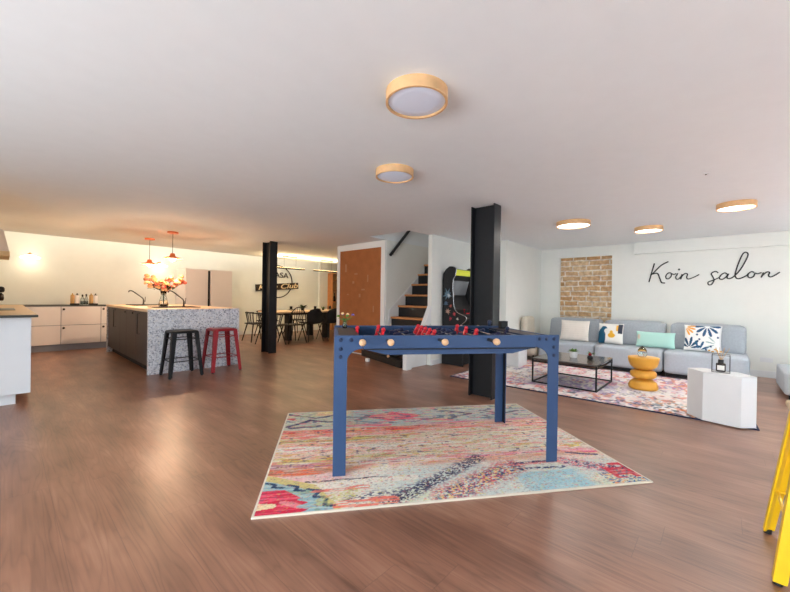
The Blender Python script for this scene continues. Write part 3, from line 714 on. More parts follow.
lc = thing('kitchen_counter','white kitchen counter with wooden worktop at the left edge','counter',(XL,5.255,0))
cw=.20-XL
obj('carcass', box(N(),0.002,cw,0,4.33,.11,.890), M['wgloss'], lc, bevel=.002)
obj('plinth', box(N(),0.002,cw-.105,.07,4.33,0,.11), M['wgloss'], lc)
obj('worktop', box(N(),0.002,cw+.045,-.07,4.335,.893,.913), M['counterwood'], lc, bevel=.002)
obj('worktop_edge', box(N(),0.002,cw+.047,-.074,-.068,.888,.913), M['darktop'], lc)
obj('hob_plate', box(N(),.08,.58,1.35,2.15,.913,.919), M['darktop'], lc, bevel=.002)
hd_ = thing('extractor_hood','pale tapered extractor hood above the left counter','extractor hood',(XL,7.55,0))
bm=N(); 
A_=[bm.verts.new(v) for v in ((0.002,-.45,1.69),(.525,-.45,1.69),(.525,.45,1.69),(0.002,.45,1.69))]; B_=[bm.verts.new(v) for v in ((0.002,-.25,2.0),(.47,-.25,2.0),(.47,.25,2.0),(0.002,.25,2.0))]
bridge(bm,A_,B_); bm.faces.new(A_[::-1]); bm.faces.new(B_); obj('canopy',bm,M['stone'],hd_,bevel=.004)
obj('rim', box(N(),0.002,.53,-.455,.455,1.63,1.69), M['creamlet'], hd_, bevel=.003)
obj('flue', box(N(),0.002,.30,-.15,.15,2.0,HC), M['stone'], hd_)
# coffee machine at the left edge
cf = thing('coffee_maker','black coffee maker on the left worktop at the picture edge','coffee maker',(-.10,7.95,.9135))
obj('body', box(N(),-.12,.06,-.12,.12,0,.10), M['blackp'], cf, bevel=.015)
obj('tower', box(N(),-.12,-.02,-.10,.10,.10,.27), M['blackp'], cf, bevel=.02)
obj('head', box(N(),-.12,.12,-.11,.11,.22,.31), M['blackp'], cf, bevel=.03)
obj('carafe', lathe(N(),[(0,0),(.05,0),(.06,.03),(.055,.09),(.035,.115),(0,.115)],(.055,0,.10),20), M['amber'], cf, smooth=True)
# things on the back worktop
def canister(x,label,w=.058):
    t=thing('canister_set',label,'storage jars',(x,9.84,.90))
    obj('tray', box(N(),-.072,.072,-.04,.04,0,.03), M['dark'], t, bevel=.003)
    for k,dx in enumerate((-.036,.036)):
        j=obj('jar', lathe(N(),[(0,.03),(.031,.03),(.033,.04),(.033,.19),(.028,.20),(0,.20)],(dx,0,0),20), M['cream' if k else 'counterwood'], t, smooth=True)
        obj('lid', lathe(N(),[(0,.20),(.029,.20),(.029,.21),(.008,.214),(.014,.235),(0,.24)],(dx,0,0),16), M['brass' if k==0 else 'logo'], j, smooth=True)
canister(1.00,'two tall pale jars on a dark tray, left of the glass carafes')
canister(1.295,'two tall pale jars on a dark tray, right of the glass carafes')
for x,y,s,l in ((1.115,9.80,.95,'glass carafe with a dark stopper, left one between the jar trays'),(1.185,9.88,1.0,'glass carafe with a dark stopper, right one between the jar trays')):
    t=thing('carafe',l,'carafe',(x,y,.90))
    obj('bottle', lathe(N(),[(0,0),(.030,0),(.034,.02),(.032,.12*s),(.014,.17*s),(.012,.20*s),(.010,.20*s),(.012,.16*s),(.028,.11*s),(.030,.02),(0,.01)],n=20), M['glass'], t, smooth=True)
    ball(b:=N(),(0,0,.212*s),.016,(1,1,1),12,8); obj('stopper',b,M['logo'],t,smooth=True)
# fridges
for x0,x1,l in ((2.975,3.49,'tall fridge door cabinet against the kitchen wall, left of two'),(3.563,4.09,'tall freezer door cabinet against the kitchen wall, right of two')):
    t=thing('fridge',l,'fridge',(x0,9.58,0)); w=x1-x0
    obj('body', box(N(),0,w,.05,.74,.0,1.785), M['fridge'], t, bevel=.004)
    obj('door', box(N(),0,w,0,.045,.62,1.785), M['fridge'], t, bevel=.006)
    obj('lower_door', box(N(),0,w,0,.045,.04,.612), M['fridge'], t, bevel=.006)
    obj('hinge_gap', box(N(),.01,w-.01,.045,.05,.05,1.77), M['dark'], t)
t=thing('gap_shade_block','narrow dark block standing in for the shaded gap between the two tall fridges','panel',(3.492,9.66,0)); obj('panel',box(N(),0,.069,0,.65,0,1.76),M['dark'],t)  # the shade of the open gap, made as a dark block

# ------------------------------------------------------------------ lamps
def drum(x,y,label,m,on,r=.162,h=.06):
    t=thing('ceiling_lamp',label,'ceiling lamp',(x,y,HC-h),0,'round wooden ceiling lamps')
    lathe(b:=N(),[(r-.012,.012),(r-.012,0),(r,0),(r,h),(0,h),(0,h-.004),(r-.012,h-.004),(r-.012,.012)],n=64); obj('wooden_ring',b,M['ltwood'],t,smooth=False)
    lathe(b:=N(),[(0,.004),(r*.6,.0045),(r-.014,.010),(r-.014,.016),(0,.016)],n=48); obj('diffuser',b,m,t,smooth=True)
    if on:
        l=bpy.data.lights.new('lamp_glow','AREA'); l.shape='DISK'; l.size=.3; l.energy=on; l.color=(1,.95,.88)
        lo=bpy.data.objects.new('lamp_glow',l); C.objects.link(lo); lo.location=(x,y,HC-h-.01)
drum(1.474,1.212,'round wooden ceiling lamp, unlit, largest and nearest to the camera',M['lampoff'],0,.164)
drum(2.256,2.086,'round wooden ceiling lamp, unlit, second one above the foosball table',M['lampoff'],0,.162)
drum(5.33,1.54,'lit round wooden ceiling lamp near the brick niche, left of the lit three',M['lampon'],4,.215)
drum(6.37,.81,'lit round wooden ceiling lamp nearest the salon wall, middle of the lit three',M['lampon'],4,.175)
drum(5.40,-.10,'lit round wooden ceiling lamp at the right, rightmost of the lit three',M['lampon'],4,.165)
t=thing('smoke_detector','small white smoke detector on the ceiling above the salon','smoke detector',(3.985,.115,HC-.012)); obj('housing',lathe(N(),[(0,0),(.016,.002),(.02,.012),(0,.012)],n=20),M['white'],t); obj('sensor',lathe(N(),[(0,-.006),(.006,-.004),(.007,.002),(0,.002)],n=12),M['dark'],t)

def pendant(x,y,zl,label):
    t=thing('pendant_lamp',label,'pendant lamp',(x,y,zl-.09),0,'orange pendant lamps over the island'); H_=HC-(zl-.09)
    obj('canopy',lathe(N(),[(0,H_-.03),(.085,H_-.028),(.085,H_),(0,H_)],n=24),M['orange'],t)
    obj('cord',cyl(N(),(0,0,.13),(0,0,H_-.028),.004,n=8),M['black'],t)
    obj('shade',lathe(N(),[(.145,.045),(.10,.062),(.045,.085),(.035,.13),(.028,.135),(0,.135),(0,.128),(.022,.126),(.03,.085),(.095,.056),(.14,.04)],n=32),M['orange'],t,smooth=True)
    ball(b:=N(),(0,0,.045),.055,(1,1,.85),16,10); obj('bulb',b,M['bulb'],t,smooth=True)
    l=bpy.data.lights.new('pendant_light','POINT'); l.energy=24; l.color=(1,.70,.44); l.shadow_soft_size=.02
    lo=bpy.data.objects.new('pendant_light',l); C.objects.link(lo); lo.location=(x,y,zl-.115)
pendant(1.93,8.28,1.775,'orange pendant lamp farther from the camera, left one over the island')
pendant(1.99,7.08,1.815,'orange pendant lamp nearer to the camera, right one over the island')
def walllamp(x,z,label):
    t=thing('wall_lamp',label,'wall lamp',(x,YK,z),0,'wall lamps on the kitchen wall')
    b=N(); cyl(b,(0,0,.0),(0,-.02,.0),.04,n=20); tube(b,[(0,-.02,0),(.0,-.14,.04),(0,-.2,.0)],.009,8); obj('bracket',b,M['brass'],t)
    lathe(b:=N(),[(0,.0),(.05,-.01),(.145,-.05),(.15,-.065),(.12,-.085),(0,-.10)],(0,-.2,0),28); obj('glass_shade',b,M['bulb'],t,smooth=True)
    l=bpy.data.lights.new('wall_light','POINT'); l.energy=.5; l.color=(1,.82,.58); l.shadow_soft_size=.03
    lo=bpy.data.objects.new('wall_light',l); C.objects.link(lo); lo.location=(x,YK-.25,z-.16)
walllamp(.36,1.895,'glowing wall lamp with brass bracket above the left worktop')
walllamp(2.60,1.90,'glowing wall lamp with brass bracket behind the orange pendants')
def linear(x,label):
    t=thing('linear_pendant',label,'pendant lamp',(x,8.68,1.88),0,'black linear pendants over the dining table')
    obj('canopy',box(N(),-.22,.22,-.03,.03,HC-1.88-.03,HC-1.88),M['black'],t,bevel=.002)
    b=N(); [cyl(b,(s*.18,0,.02),(s*.18,0,HC-1.88-.02),.002,n=6) for s in (-1,1)]; obj('cable',b,M['black'],t)
    obj('bar',box(N(),-.46,.46,-.02,.02,0,.035),M['black'],t,bevel=.002)
    obj('led_strip',box(N(),-.45,.45,-.014,.014,.035,.040),M['led'],t)
    l=bpy.data.lights.new('linear_light','AREA'); l.shape='RECTANGLE'; l.size=.9; l.size_y=.05; l.energy=14; l.color=(1,.72,.38)
    lo=bpy.data.objects.new('linear_light',l); C.objects.link(lo); lo.location=(x,8.68,1.95); lo.rotation_euler=(PI,0,0)
linear(5.26,'black linear pendant over the dining table beside the steel column')
linear(6.48,'black linear pendant over the dining table, next to the pin board')

# ------------------------------------------------------------------ dining corner
dt = thing('dining_table','long wooden dining table with black slab legs','table',(5.72,8.66,0))
obj('tabletop', box(N(),-1.12,1.25,-.5,.5,.712,.75), M['toptop'], dt, bevel=.004)
obj('apron', box(N(),-1.0,1.12,-.42,.42,.66,.712), M['blackp'], dt)
for x0 in (-.80,.38):
    for y0 in (-.46,.30): obj('leg', box(N(),x0,x0+.13,y0,y0+.16,0,.66), M['blackp'], dt, bevel=.004)
def spindle_chair(label,loc,rz,group,hoop=False):
    t=thing('dining_chair',label,'chair',loc,rz,group)       # faces +x
    obj('seat',pad(N(),-.21,.24,-.23,.23,.43,.465,e=.45,n=6),M['blackp'],t,smooth=True)
    for sx,sy in ((-1,-1),(-1,1),(1,-1),(1,1)): obj('leg',cyl(N(),(sx*.16,sy*.16,.435),(sx*.25,sy*.25,0),.017,.011,10),M['blackp'],t,smooth=True)
    if not hoop:
        arc=[(.02+.0-.27*math.cos(a)+.0, .29*math.sin(a), .735-.03*abs(math.sin(a))) for a in [(-1.75+3.5*k/24) for k in range(25)]]
        tube(b:=N(),arc,.015,8); obj('top_rail',b,M['blackp'],t,smooth=True)
        for k in range(1,24,2):
            p=arc[k]; obj('spindle',cyl(N(),(p[0]*.78,p[1]*.76,.45),p,.0065,n=6),M['blackp'],t)
    else:
        arc=[(-.21-.06*math.sin(a), -.24*math.cos(a), .50+.38*math.sin(a)) for a in [PI*k/20 for k in range(21)]]
        tube(b:=N(),[(-.16,-.22,.45)]+arc+[(-.16,.22,.45)],.012,8); obj('hoop',b,M['blackp'],t,smooth=True)
        for y in (-.16,-.10,-.035,.035,.10,.16):
            z=.50+.38*math.sqrt(max(0,1-(y/.24)**2)); obj('spindle',cyl(N(),(-.18,y*.8,.45),(-.21-.06*(z-.5)/.38,y,z),.0055,n=6),M['blackp'],t)
    return t
def shell_chair(label,loc,rz,group):
    t=thing('dining_chair',label,'chair',loc,rz,group)
    def pos(u,v):
        y=(u-.5)*2; s=v
        x=np.where(s<.5,.24-.88*s,-.20-.16*(s-.5)); z=np.where(s<.5,.45+.0*s,.45+.80*(s-.5)); x=x+.10*np.abs(y)**2*sm(.5,.9,s); z=z+.05*np.abs(y)**3*(s<.55)
        bl=sm(.40,.62,s); z=z+.03*bl*(1-bl)*4*.5
        w=.235*(1-.35*sm(.75,1.0,s)**2); return x, y*w, z-.05*sm(.8,1,s)*np.abs(y)**2
    o=sheet('shell',18,26,pos,lambda u,v: np.zeros(u.shape+(3,))+np.array((26,25,26)),M['painted'],t,thick=.012)
    for sx,sy in ((-1,-1),(-1,1),(1,-1),(1,1)): obj('leg',cyl(N(),(sx*.13,sy*.14,.44),(sx*.23,sy*.23,0),.014,.010,10),M['blackp'],t,smooth=True)
    return t
G='black chairs around the dining table'
spindle_chair('black spindle-back chair at the left head of the dining table',(4.34,8.71,0),0,G)
spindle_chair('black hoop-back chair on the near side of the dining table',(4.84,7.84,0),PI/2,G,True)
shell_chair('black shell chair on the near side, between the hoop-back and rightmost chair',(5.38,7.84,0),PI/2,G)
shell_chair('black shell chair at the near right of the dining table by the pin board',(5.93,7.82,0),PI/2+.1,G)
spindle_chair('black spindle chair on the near side of the table, right behind the steel column',(4.26,7.84,0),PI/2,G)
spindle_chair('black spindle chair on the far side of the table, behind the steel column',(5.05,9.50,0),-PI/2,G)
spindle_chair('black spindle chair on the far side of the table, beside the green plant',(5.95,9.50,0),-PI/2,G)
def potted(name,label,loc,ph,pr_,n,l,seed,pm,group=None):
    t=thing(name,label,'plant',loc,0,group); rnd=random.Random(seed)
    obj('pot',lathe(N(),[(0,0),(pr_*.8,0),(pr_,ph*.9),(pr_,ph),(pr_*.9,ph),(pr_*.85,ph*.8),(0,ph*.8)],n=24),pm,t,smooth=False)
    obj('soil',lathe(N(),[(0,ph*.8),(pr_*.86,ph*.8),(pr_*.86,ph*.86),(0,ph*.88)],n=20),M['soil'],t)
    obj('leaves',join([leaf_bm((0,0,ph*.85),(math.cos(a:=rnd.random()*2*PI),math.sin(a),rnd.uniform(.3,1.8)),l*rnd.uniform(.7,1.1),l*.2) for _ in range(n)]),M['green'],t)
    return t
t=potted('potted_plant','small dark green plant in the middle of the dining table',(5.75,8.8,.75),.07,.05,26,.15,5,M['blackp'])
for o in SC.collection.objects:
    if o.parent==t and o.name.startswith('leaves'): o.data.materials[0]=M['dkgreen']
potted('potted_plant','tiny plant farther right on the dining table',(6.42,8.75,.75),.05,.035,16,.09,6,M['blackp'])
for x,y,l in ((5.35,8.75,'drinking glass on the dining table left of the plant'),(6.1,8.7,'drinking glass on the dining table between the two plants'),(6.65,8.72,'drinking glass at the right end of the dining table')):
    t=tag(obj('drinking_glass',lathe(N(),[(0,0),(.032,0),(.038,.12),(.035,.12),(.03,.01),(0,.01)],n=20),M['glass'],loc=(x,y,.75),smooth=True),l,'glass','drinking glasses on the dining table')
# shelving niche at the right end of the kitchen wall
sh = thing('display_shelf','warm wooden open shelf against the wall right of the dining table','shelf',(7.73,YK-.34,0))
b=N(); box(b,0,.03,0,.32,0,1.98); box(b,.97,1.0,0,.32,0,1.98); obj('side_panel',b,M['tread'],sh); obj('back_panel',box(N(),.03,.97,.30,.32,0,1.98),M['counterwood'],sh)
for z in (.02,.5,.95,1.35,1.70,1.95): obj('shelf_board',box(N(),.03,.97,0,.30,z,z+.03),M['tread'],sh)
t=thing('bottle','dark bottle on the wooden display shelf','bottle',(7.93,YK-.2,.9805)); obj('body',lathe(N(),[(0,0),(.04,0),(.04,.17),(.015,.23),(.015,.29),(0,.29)],n=16),M['amber'],t,smooth=True); obj('cap',cyl(N(),(0,0,.29),(0,0,.305),.016,n=12),M['logo'],t)

# wall logo: ring, word, plate with word
def text_mesh(name, s, size, ext, m, parent, loc, rot, shear=0, offset=0, width=None):
    cu=bpy.data.curves.new(name,'FONT'); cu.body=s; cu.size=size; cu.extrude=ext; cu.align_x='CENTER'; cu.align_y='CENTER'; cu.shear=shear; cu.offset=offset
    o=bpy.data.objects.new(name,cu); C.objects.link(o); bpy.context.view_layer.update()
    me=bpy.data.meshes.new_from_object(o.evaluated_get(bpy.context.evaluated_depsgraph_get())); bpy.data.objects.remove(o)
    if width:
        xs_=[v.co.x for v in me.vertices]; k=width/(max(xs_)-min(xs_))
        for v in me.vertices: v.co.x*=k
    me.materials.clear(); me.materials.append(m); n=bpy.data.objects.new(name,me); C.objects.link(n); n.parent=parent; n.location=loc; n.rotation_euler=rot; return n
lg = thing('wall_logo','dark ring sign with a word and a tilted lettered band on the dining wall','wall sign',(5.83,YK-.03,1.60))
tube(b:=N(),[(.50*math.cos(2*PI*k/64),0,.50*math.sin(2*PI*k/64)) for k in range(64)],.016,8,closed=True); obj('ring',b,M['logo'],lg,smooth=True)
text_mesh('lettering','CASA',.24,.006,M['logo'],lg,(.03,0,.20),(PI/2,0,0),width=.66)
pl=obj('band',box(N(),-.74,.72,-.012,.01,-.10,.10),M['logo'],lg,rot=(0,-.075,0),loc=(0,-.02,-.16),bevel=.003)
text_mesh('band_lettering','Koin Club',.215,.004,M['creamlet'],pl,(0,-.016,0),(PI/2,0,0),shear=.3,offset=.002,width=1.36)

# ------------------------------------------------------------------ salon lettering, traced as strokes on the wall (y,z)
S={'K1':[(0.915,1.839),(0.952,1.675),(0.99,1.502)],'K2':[(0.712,1.862),(0.82,1.793),(0.935,1.657),(0.974,1.627)],'K3':[(0.952,1.644),(0.868,1.655),(0.833,1.568),(0.805,1.492),(0.755,1.481)],
'o1':[(0.661,1.641),(0.688,1.662),(0.723,1.646),(0.746,1.599),(0.735,1.559),(0.702,1.558),(0.671,1.597),(0.664,1.641),(0.634,1.63),(0.597,1.645)],
'i1':[(0.576,1.648),(0.607,1.582),(0.591,1.545),(0.559,1.554),(0.519,1.613)],'idot':[(0.562,1.714),(0.556,1.707)],
'n1':[(0.519,1.632),(0.538,1.54),(0.519,1.596),(0.478,1.641),(0.447,1.627),(0.457,1.571),(0.433,1.544),(0.358,1.575),(0.292,1.618)],
's':[(0.053,1.635),(0.086,1.662),(0.138,1.629),(0.12,1.575),(0.103,1.517),(0.133,1.448),(0.171,1.443),(0.174,1.487),(0.112,1.518),(0.045,1.557),(0.022,1.587)],
'a':[(-0.062,1.606),(-0.026,1.633),(0.02,1.597),(0.038,1.547),(0.005,1.528),(-0.04,1.564),(-0.071,1.615),(-0.054,1.56),(-0.077,1.538),(-0.131,1.567),(-0.213,1.687),(-0.28,1.85),(-0.294,1.924),(-0.266,1.953),(-0.232,1.923),(-0.194,1.809),(-0.164,1.689),(-0.15,1.591),(-0.171,1.539),(-0.215,1.541),(-0.28,1.581),(-0.305,1.617)],
'o2':[(-0.369,1.626),(-0.339,1.642),(-0.305,1.613),(-0.297,1.569),(-0.323,1.544),(-0.361,1.567),(-0.377,1.614),(-0.403,1.607),(-0.448,1.623)],
'n2':[(-0.469,1.623),(-0.445,1.546),(-0.461,1.581),(-0.506,1.63),(-0.534,1.62),(-0.523,1.574),(-0.547,1.552),(-0.595,1.58),(-0.642,1.622)]}
wl = thing('wall_lettering','black handwritten script sign on the wall above the sofa','wall sign',(XS-.012,.15,1.6))
def word(keys):
    b=N()
    for k in keys:
        pts=spline([(0,y-.15,z-1.6) for y,z in S[k]],6) if len(S[k])>2 else [(0,y-.15,z-1.6) for y,z in S[k]]
        tube(b,pts,.0105 if k[0]=='K' else .0088,8)
    for k in keys:
        if k=='idot': ball(b,(0,S[k][0][0]-.15,S[k][0][1]-1.6),.016,(.6,1,1),10,8)
    obj('word',b,M['ink'],wl,smooth=True)
word(['K1','K2','K3','o1','i1','idot','n1']); word(['s','a','o2','n2'])

# ------------------------------------------------------------------ sofa and cushions
sf = thing('sofa','light blue-grey modular sofa along the salon wall','sofa',(6.80,0,0))
ym=[2.56,1.61,.655,-.30]
for i in range(3):
    y1,y0=ym[i]-.006,ym[i+1]+.006
    obj('seat',pad(N(),0,.95,y0,y1,.055,.395,e=.14,n=12),M['sofa'],sf,smooth=True)
    b=N(); pad(b,.46,.76,y0+.02,y1-.03,.38,.80,e=.2,n=12)
    for v in b.verts: v.co.x+=.10*(v.co.z-.38)/.42; v.co.z+=.012*math.cos((v.co.y-(y0+y1)/2)/(y1-y0)*PI)
    obj('back_cushion',b,M['sofab'],sf,smooth=True)
    obj('plinth',box(N(),.04,.92,y0+.03,y1-.03,.014,.06),M['dark'],sf)  # dark block put in for the shaded gap under the seats
def cushion(name,label,y0,y1,z0,z1,x,colf,lean=.22,res=70,th=.06,roll=0):
    w=(y1-y0); h=(z1-z0)/math.cos(lean)
    # local: u across (towards -y, as seen), v up, bulge towards -x
    t=thing(name,label,'cushion',(x,(y0+y1)/2,z0+.012),0)
    def pos(sgn):
        def f(u,v):
            a=(2*u-1); b_=(2*v-1); bul=th*((1-a**4)*(1-b_**4))**.6
            k=1-.05*(1-a**2)*np.abs(b_)**3; k2=1-.05*(1-b_**2)*np.abs(a)**3
            yy=-a*w/2*k2; zz=h/2+b_*h/2*k; xx=-sgn*bul
            cr,sr=math.cos(roll),math.sin(roll); y2=yy*cr-(zz-h/2)*sr; z2=(zz-h/2)*cr+yy*sr+h/2
            return xx*math.cos(lean)+z2*math.sin(lean), y2, z2*math.cos(lean)-xx*math.sin(lean)
        return f
    sheet('cover_front',res,res,pos(1),colf,M['painted'],t)
    sheet('cover_back',24,24,pos(-1),colf,M['painted'],t)
def plain(c):
    return lambda u,v: np.zeros(u.shape+(3,))+np.array(c)*(1-.04*(vnoise(u*40,v*40,3)>.5)[...,None])
def ribbed(u,v):
    return np.array((236,228,218))*(1-.04*(.5+.5*np.sin(v*60))[...,None]*(vnoise(u*20,v*4,5)[...,None]))
def print1(u,v):
    col=np.zeros(u.shape+(3,))+np.array((232,230,224))
    def m(k,c): col[k]=c
    m((((u-.16)/.17)**2+((v-.30)/.42)**2<1)|(((u-.26)/.13)**2+((v-.68)/.16)**2<1)&(v<.9),(20,84,112))
    m((((u-.36)/.09)**2+((v-.60)/.12)**2<1),(232,230,224))
    m((((u-.56)/.14)**2+((v-.40)/.12)**2<1)|(((u-.55)/.06)**2+((v-.55)/.09)**2<1),(228,172,48))
    m((u>.80)&(u<.98)&(v>.50)&(v<.97),(44,50,66)); m((u>.73)&(u<.80)&(v>.62)&(v<.90),(232,176,72))
    return col
def print2(u,v):
    col=np.zeros(u.shape+(3,))+np.array((234,234,232))
    def pet(cx,cy,a0,a1,n,l,w,c,r0=.08):
        for i in range(n):
            a=a0+(a1-a0)*i/max(1,n-1); dx=(u-cx)*1.25; dy=v-cy
            s=dx*math.cos(a)+dy*math.sin(a); q=-dx*math.sin(a)+dy*math.cos(a)
            k=(((s-(r0+l/2))/(l/2))**2+(q/(w*(.45+.55*np.clip((s-r0)/l,0,1))))**2)<1; col[k]=c
    pet(.62,.98,PI*1.02,PI*1.98,6,.36,.065,(26,74,112)); pet(.02,.92,-1.1,.15,4,.30,.05,(224,154,52)); pet(.16,.10,.2,2.6,5,.38,.06,(24,72,104),.05)
    pet(.42,.02,.5,1.9,3,.30,.05,(28,84,120)); pet(.88,.30,2.4,3.5,3,.3,.03,(150,176,176))
    for cx,cy in ((.36,.62),(.42,.45),(.60,.06),(.90,.55),(.72,.2)): col[((u-cx)/.03)**2+((v-cy)/.04)**2<1]=(40,70,110)
    return col
def mintf(u,v):
    col=np.zeros(u.shape+(3,))+np.array((172,214,204))
    k=(((u-.07)/.045)**2+((v-.62)/.16)**2<1); col[k]=(214,196,176)
    return col
cushion('cushion','cream textured square cushion at the left end of the sofa',1.765,2.26,.39,.765,7.12,ribbed)
cushion('cushion','white cushion with teal and mustard shapes, second from left on the sofa',1.235,1.62,.39,.74,7.12,print1)
cushion('cushion','mint green oblong cushion in the middle of the sofa',.53,1.05,.39,.64,7.10,mintf,roll=.0)
cushion('cushion','white cushion with navy and orange petals at the right of the sofa',-.01,.43,.39,.78,7.10,print2)

# ------------------------------------------------------------------ salon furniture
ct = thing('coffee_table','low black metal frame coffee table on the salon rug','coffee table',(4.94,1.125,.0125))
cw_,cl_,chh=.85,.805,.335
obj('tabletop',box(N(),.0,cw_,0,cl_,chh-.02,chh),mat('grey_stone_top',(92,86,80),.15,var=.15,scale=5),ct,bevel=.002)
b=N()
for x in (0,cw_-.018): 
    for y in (0,cl_-.018): obj('leg',box(N(),x,x+.018,y,y+.018,0,chh-.02),M['black'],ct)
b=N(); 
for z0 in (.0,chh-.055):
    box(b,.018,cw_-.018,0,.016,z0,z0+.016); box(b,.018,cw_-.018,cl_-.016,cl_,z0,z0+.016); box(b,0,.016,.018,cl_-.018,z0,z0+.016); box(b,cw_-.016,cw_,.018,cl_-.018,z0,z0+.016)
obj('frame_rail',b,M['black'],ct)
potted('potted_plant','small plant in a white pot on the coffee table',(5.38,1.52,.348),.085,.055,30,.08,8,M['white'])
ob=thing('trinket','small dark ornament with a red top beside the white pot on the coffee table','ornament',(5.33,1.30,.348))
obj('base',lathe(N(),[(0,0),(.028,0),(.036,.03),(.028,.055),(0,.06)],n=18),M['blackp'],ob,smooth=True); obj('top',lathe(N(),[(0,.058),(.02,.06),(.022,.08),(0,.10)],n=14),M['red'],ob,smooth=True)
potted('potted_plant','tiny green sprig behind the dark ornament on the coffee table',(5.60,1.36,.348),.045,.03,20,.06,9,M['white'])

yt=thing('side_table','mustard yellow turned side table of three stacked lobes','side table',(5.63,.745,.0125))
obj('base_lobe',lathe(N(),[(0,0),(.150,0),(.162,.015),(.163,.045),(.145,.09),(.105,.122),(.06,.135),(0,.135)],n=48),M['must'],yt,smooth=True)
obj('middle_lobe',lathe(N(),[(0,.130),(.065,.131),(.12,.143),(.142,.165),(.146,.19),(.142,.215),(.12,.238),(.065,.250),(0,.251)],n=48),M['must'],yt,smooth=True)
obj('top_lobe',lathe(N(),[(0,.250),(.06,.251),(.11,.262),(.145,.295),(.165,.345),(.172,.395),(.170,.408),(.160,.412),(.05,.409),(0,.409)],n=48),M['must'],yt,smooth=True)
gd=thing('glass_dome','small clear glass ornament on top of the mustard side table','ornament',(5.64,.76,.4225)); obj('dome',lathe(N(),[(.04,0),(.055,.04),(.05,.09),(.02,.13),(0,.14),(0,.136),(.017,.127),(.046,.088),(.051,.04),(.037,0)],n=24),M['glass'],gd,smooth=True); obj('foot',lathe(N(),[(0,0),(.045,0),(.045,.012),(0,.014)],n=20),M['counterwood'],gd)

hx=thing('hexagonal_table','white hexagonal block side table at the rug corner','side table',(4.66,.0,.0125))
R_=.29; pts=[(R_*math.cos(a)*.98, R_*math.sin(a)*1.0) for a in [PI/6+PI/3*k+.20*0 for k in range(6)]]
hp=[(-.12,.125),(-.17,-.14),(-.06,-.245),(.11,-.13),(.155,.145),(.05,.25)]
obj('body',prism(N(),hp,'z',0,.452),M['white'],hx,bevel=.003)
obj('top_plate',prism(N(),[(x*1.0,y*1.0) for x,y in hp],'z',.4525,.464),M['white'],hx,bevel=.002)
wf=thing('wire_stand','open black wire cube frame on the white hexagonal table','stand',(4.67,.0,.477))
b=N(); q=.064
for x in (-q,q):
    for y in (-q,q): tube(b,[(x,y,.002),(x,y,.165)],.0026,6)
for z in (.003,.165):
    for p0,p1 in (((-q,-q),(q,-q)),((q,-q),(q,q)),((q,q),(-q,q)),((-q,q),(-q,-q))): tube(b,[p0+(z,),p1+(z,)],.0026,6)
obj('frame',b,M['black'],wf)
db=thing('reed_diffuser','dark reed diffuser bottle with yellow blossoms inside the wire cube','diffuser',(4.67,0,.4825))
obj('bottle',box(N(),-.036,.036,-.036,.036,0,.080),M['amber'],db,bevel=.008); obj('cap',cyl(N(),(0,0,.080),(0,0,.112),.021,n=18),M['blackp'],db); obj('label',box(N(),-.0372,-.0362,-.026,.026,.015,.060),M['paper'],db)
b=N(); 
for a,r in ((.3,.05),(1.2,.04),(2.4,.06),(3.6,.05),(4.8,.06),(5.6,.04)): tube(b,[(0,0,.10),(r*math.cos(a),r*math.sin(a),.225)],.0022,5)
obj('reeds',b,M['counterwood'],db)
for k,(x,y) in enumerate(((-.05,.06),(-.03,.03),(-.01,.045),(.0,.0),(-.04,.085))): obj('blossom',flower_bm(.014,k+90,7),M['must'],db,loc=(x,y,.185+.008*(k%3)),smooth=True)

wb=thing('storage_box','pale box standing at the far corner of the salon rug','box',(5.82,2.50,.0125)); obj('body',box(N(),0,.36,0,.26,0,.36),M['white'],wb,bevel=.006); obj('lid',box(N(),-.004,.364,-.004,.264,.362,.39),M['white'],wb,bevel=.006)
ac=thing('lounge_chair','beige upholstered lounge chair in the corner left of the sofa','armchair',(6.94,2.74,0))
obj('seat',pad(N(),-.22,.26,-.16,.14,.06,.40,e=.40,n=10),M['beige'],ac,smooth=True)
b=N(); pad(b,-.12,.30,.03,.17,.34,.82,e=.45,n=10); obj('backrest',b,M['beige'],ac,smooth=True)
for x in (-.14,.2): obj('leg',cyl(N(),(x,-.10,.10),(x,-.12,0),.014,.010,8),M['black'],ac)
for x in (-.14,.2): obj('leg',cyl(N(),(x,.09,.10),(x,.11,0),.014,.010,8),M['black'],ac)
ot=thing('ottoman','blue-grey upholstered ottoman at the right edge of the picture','ottoman',(6.25,-1.49,0))
obj('seat',pad(N(),0,.95,0,.93,.05,.33,e=.12,n=10),M['sofa'],ot,smooth=True)
for x,y in ((.06,.06),(.89,.06),(.06,.87),(.89,.87)): obj('leg',cyl(N(),(x,y,.07),(x,y,0),.022,.018,10),M['blackp'],ot)
so=thing('wall_socket','small white wall socket near the skirting right of the sofa','socket',(XS-.008,-.52,.27)); obj('plate',box(N(),0,.008,-.07,.07,-.035,.035),M['white'],so,bevel=.002)
for y in (-.035,.035): obj('outlet',cyl(N(),(-.001,y,0),(.001,y,0),.02,n=16),M['white'],so)
# little things on the floor by the lowest stair
ball(b:=N(),(0,0,.0),.025,(1,1,1),16,10); tag(obj('wooden_ball',b,M['ball'],loc=(4.47,4.22,.140),smooth=True),'small wooden ball on the black lowest stair step','ball')
b=box(N(),-.03,.03,-.03,.03,0,.06); tag(obj('white_cube',b,M['white'],loc=(4.40,4.66,0),bevel=.006),'tiny white cube on the floor at the foot of the stairs','cube')

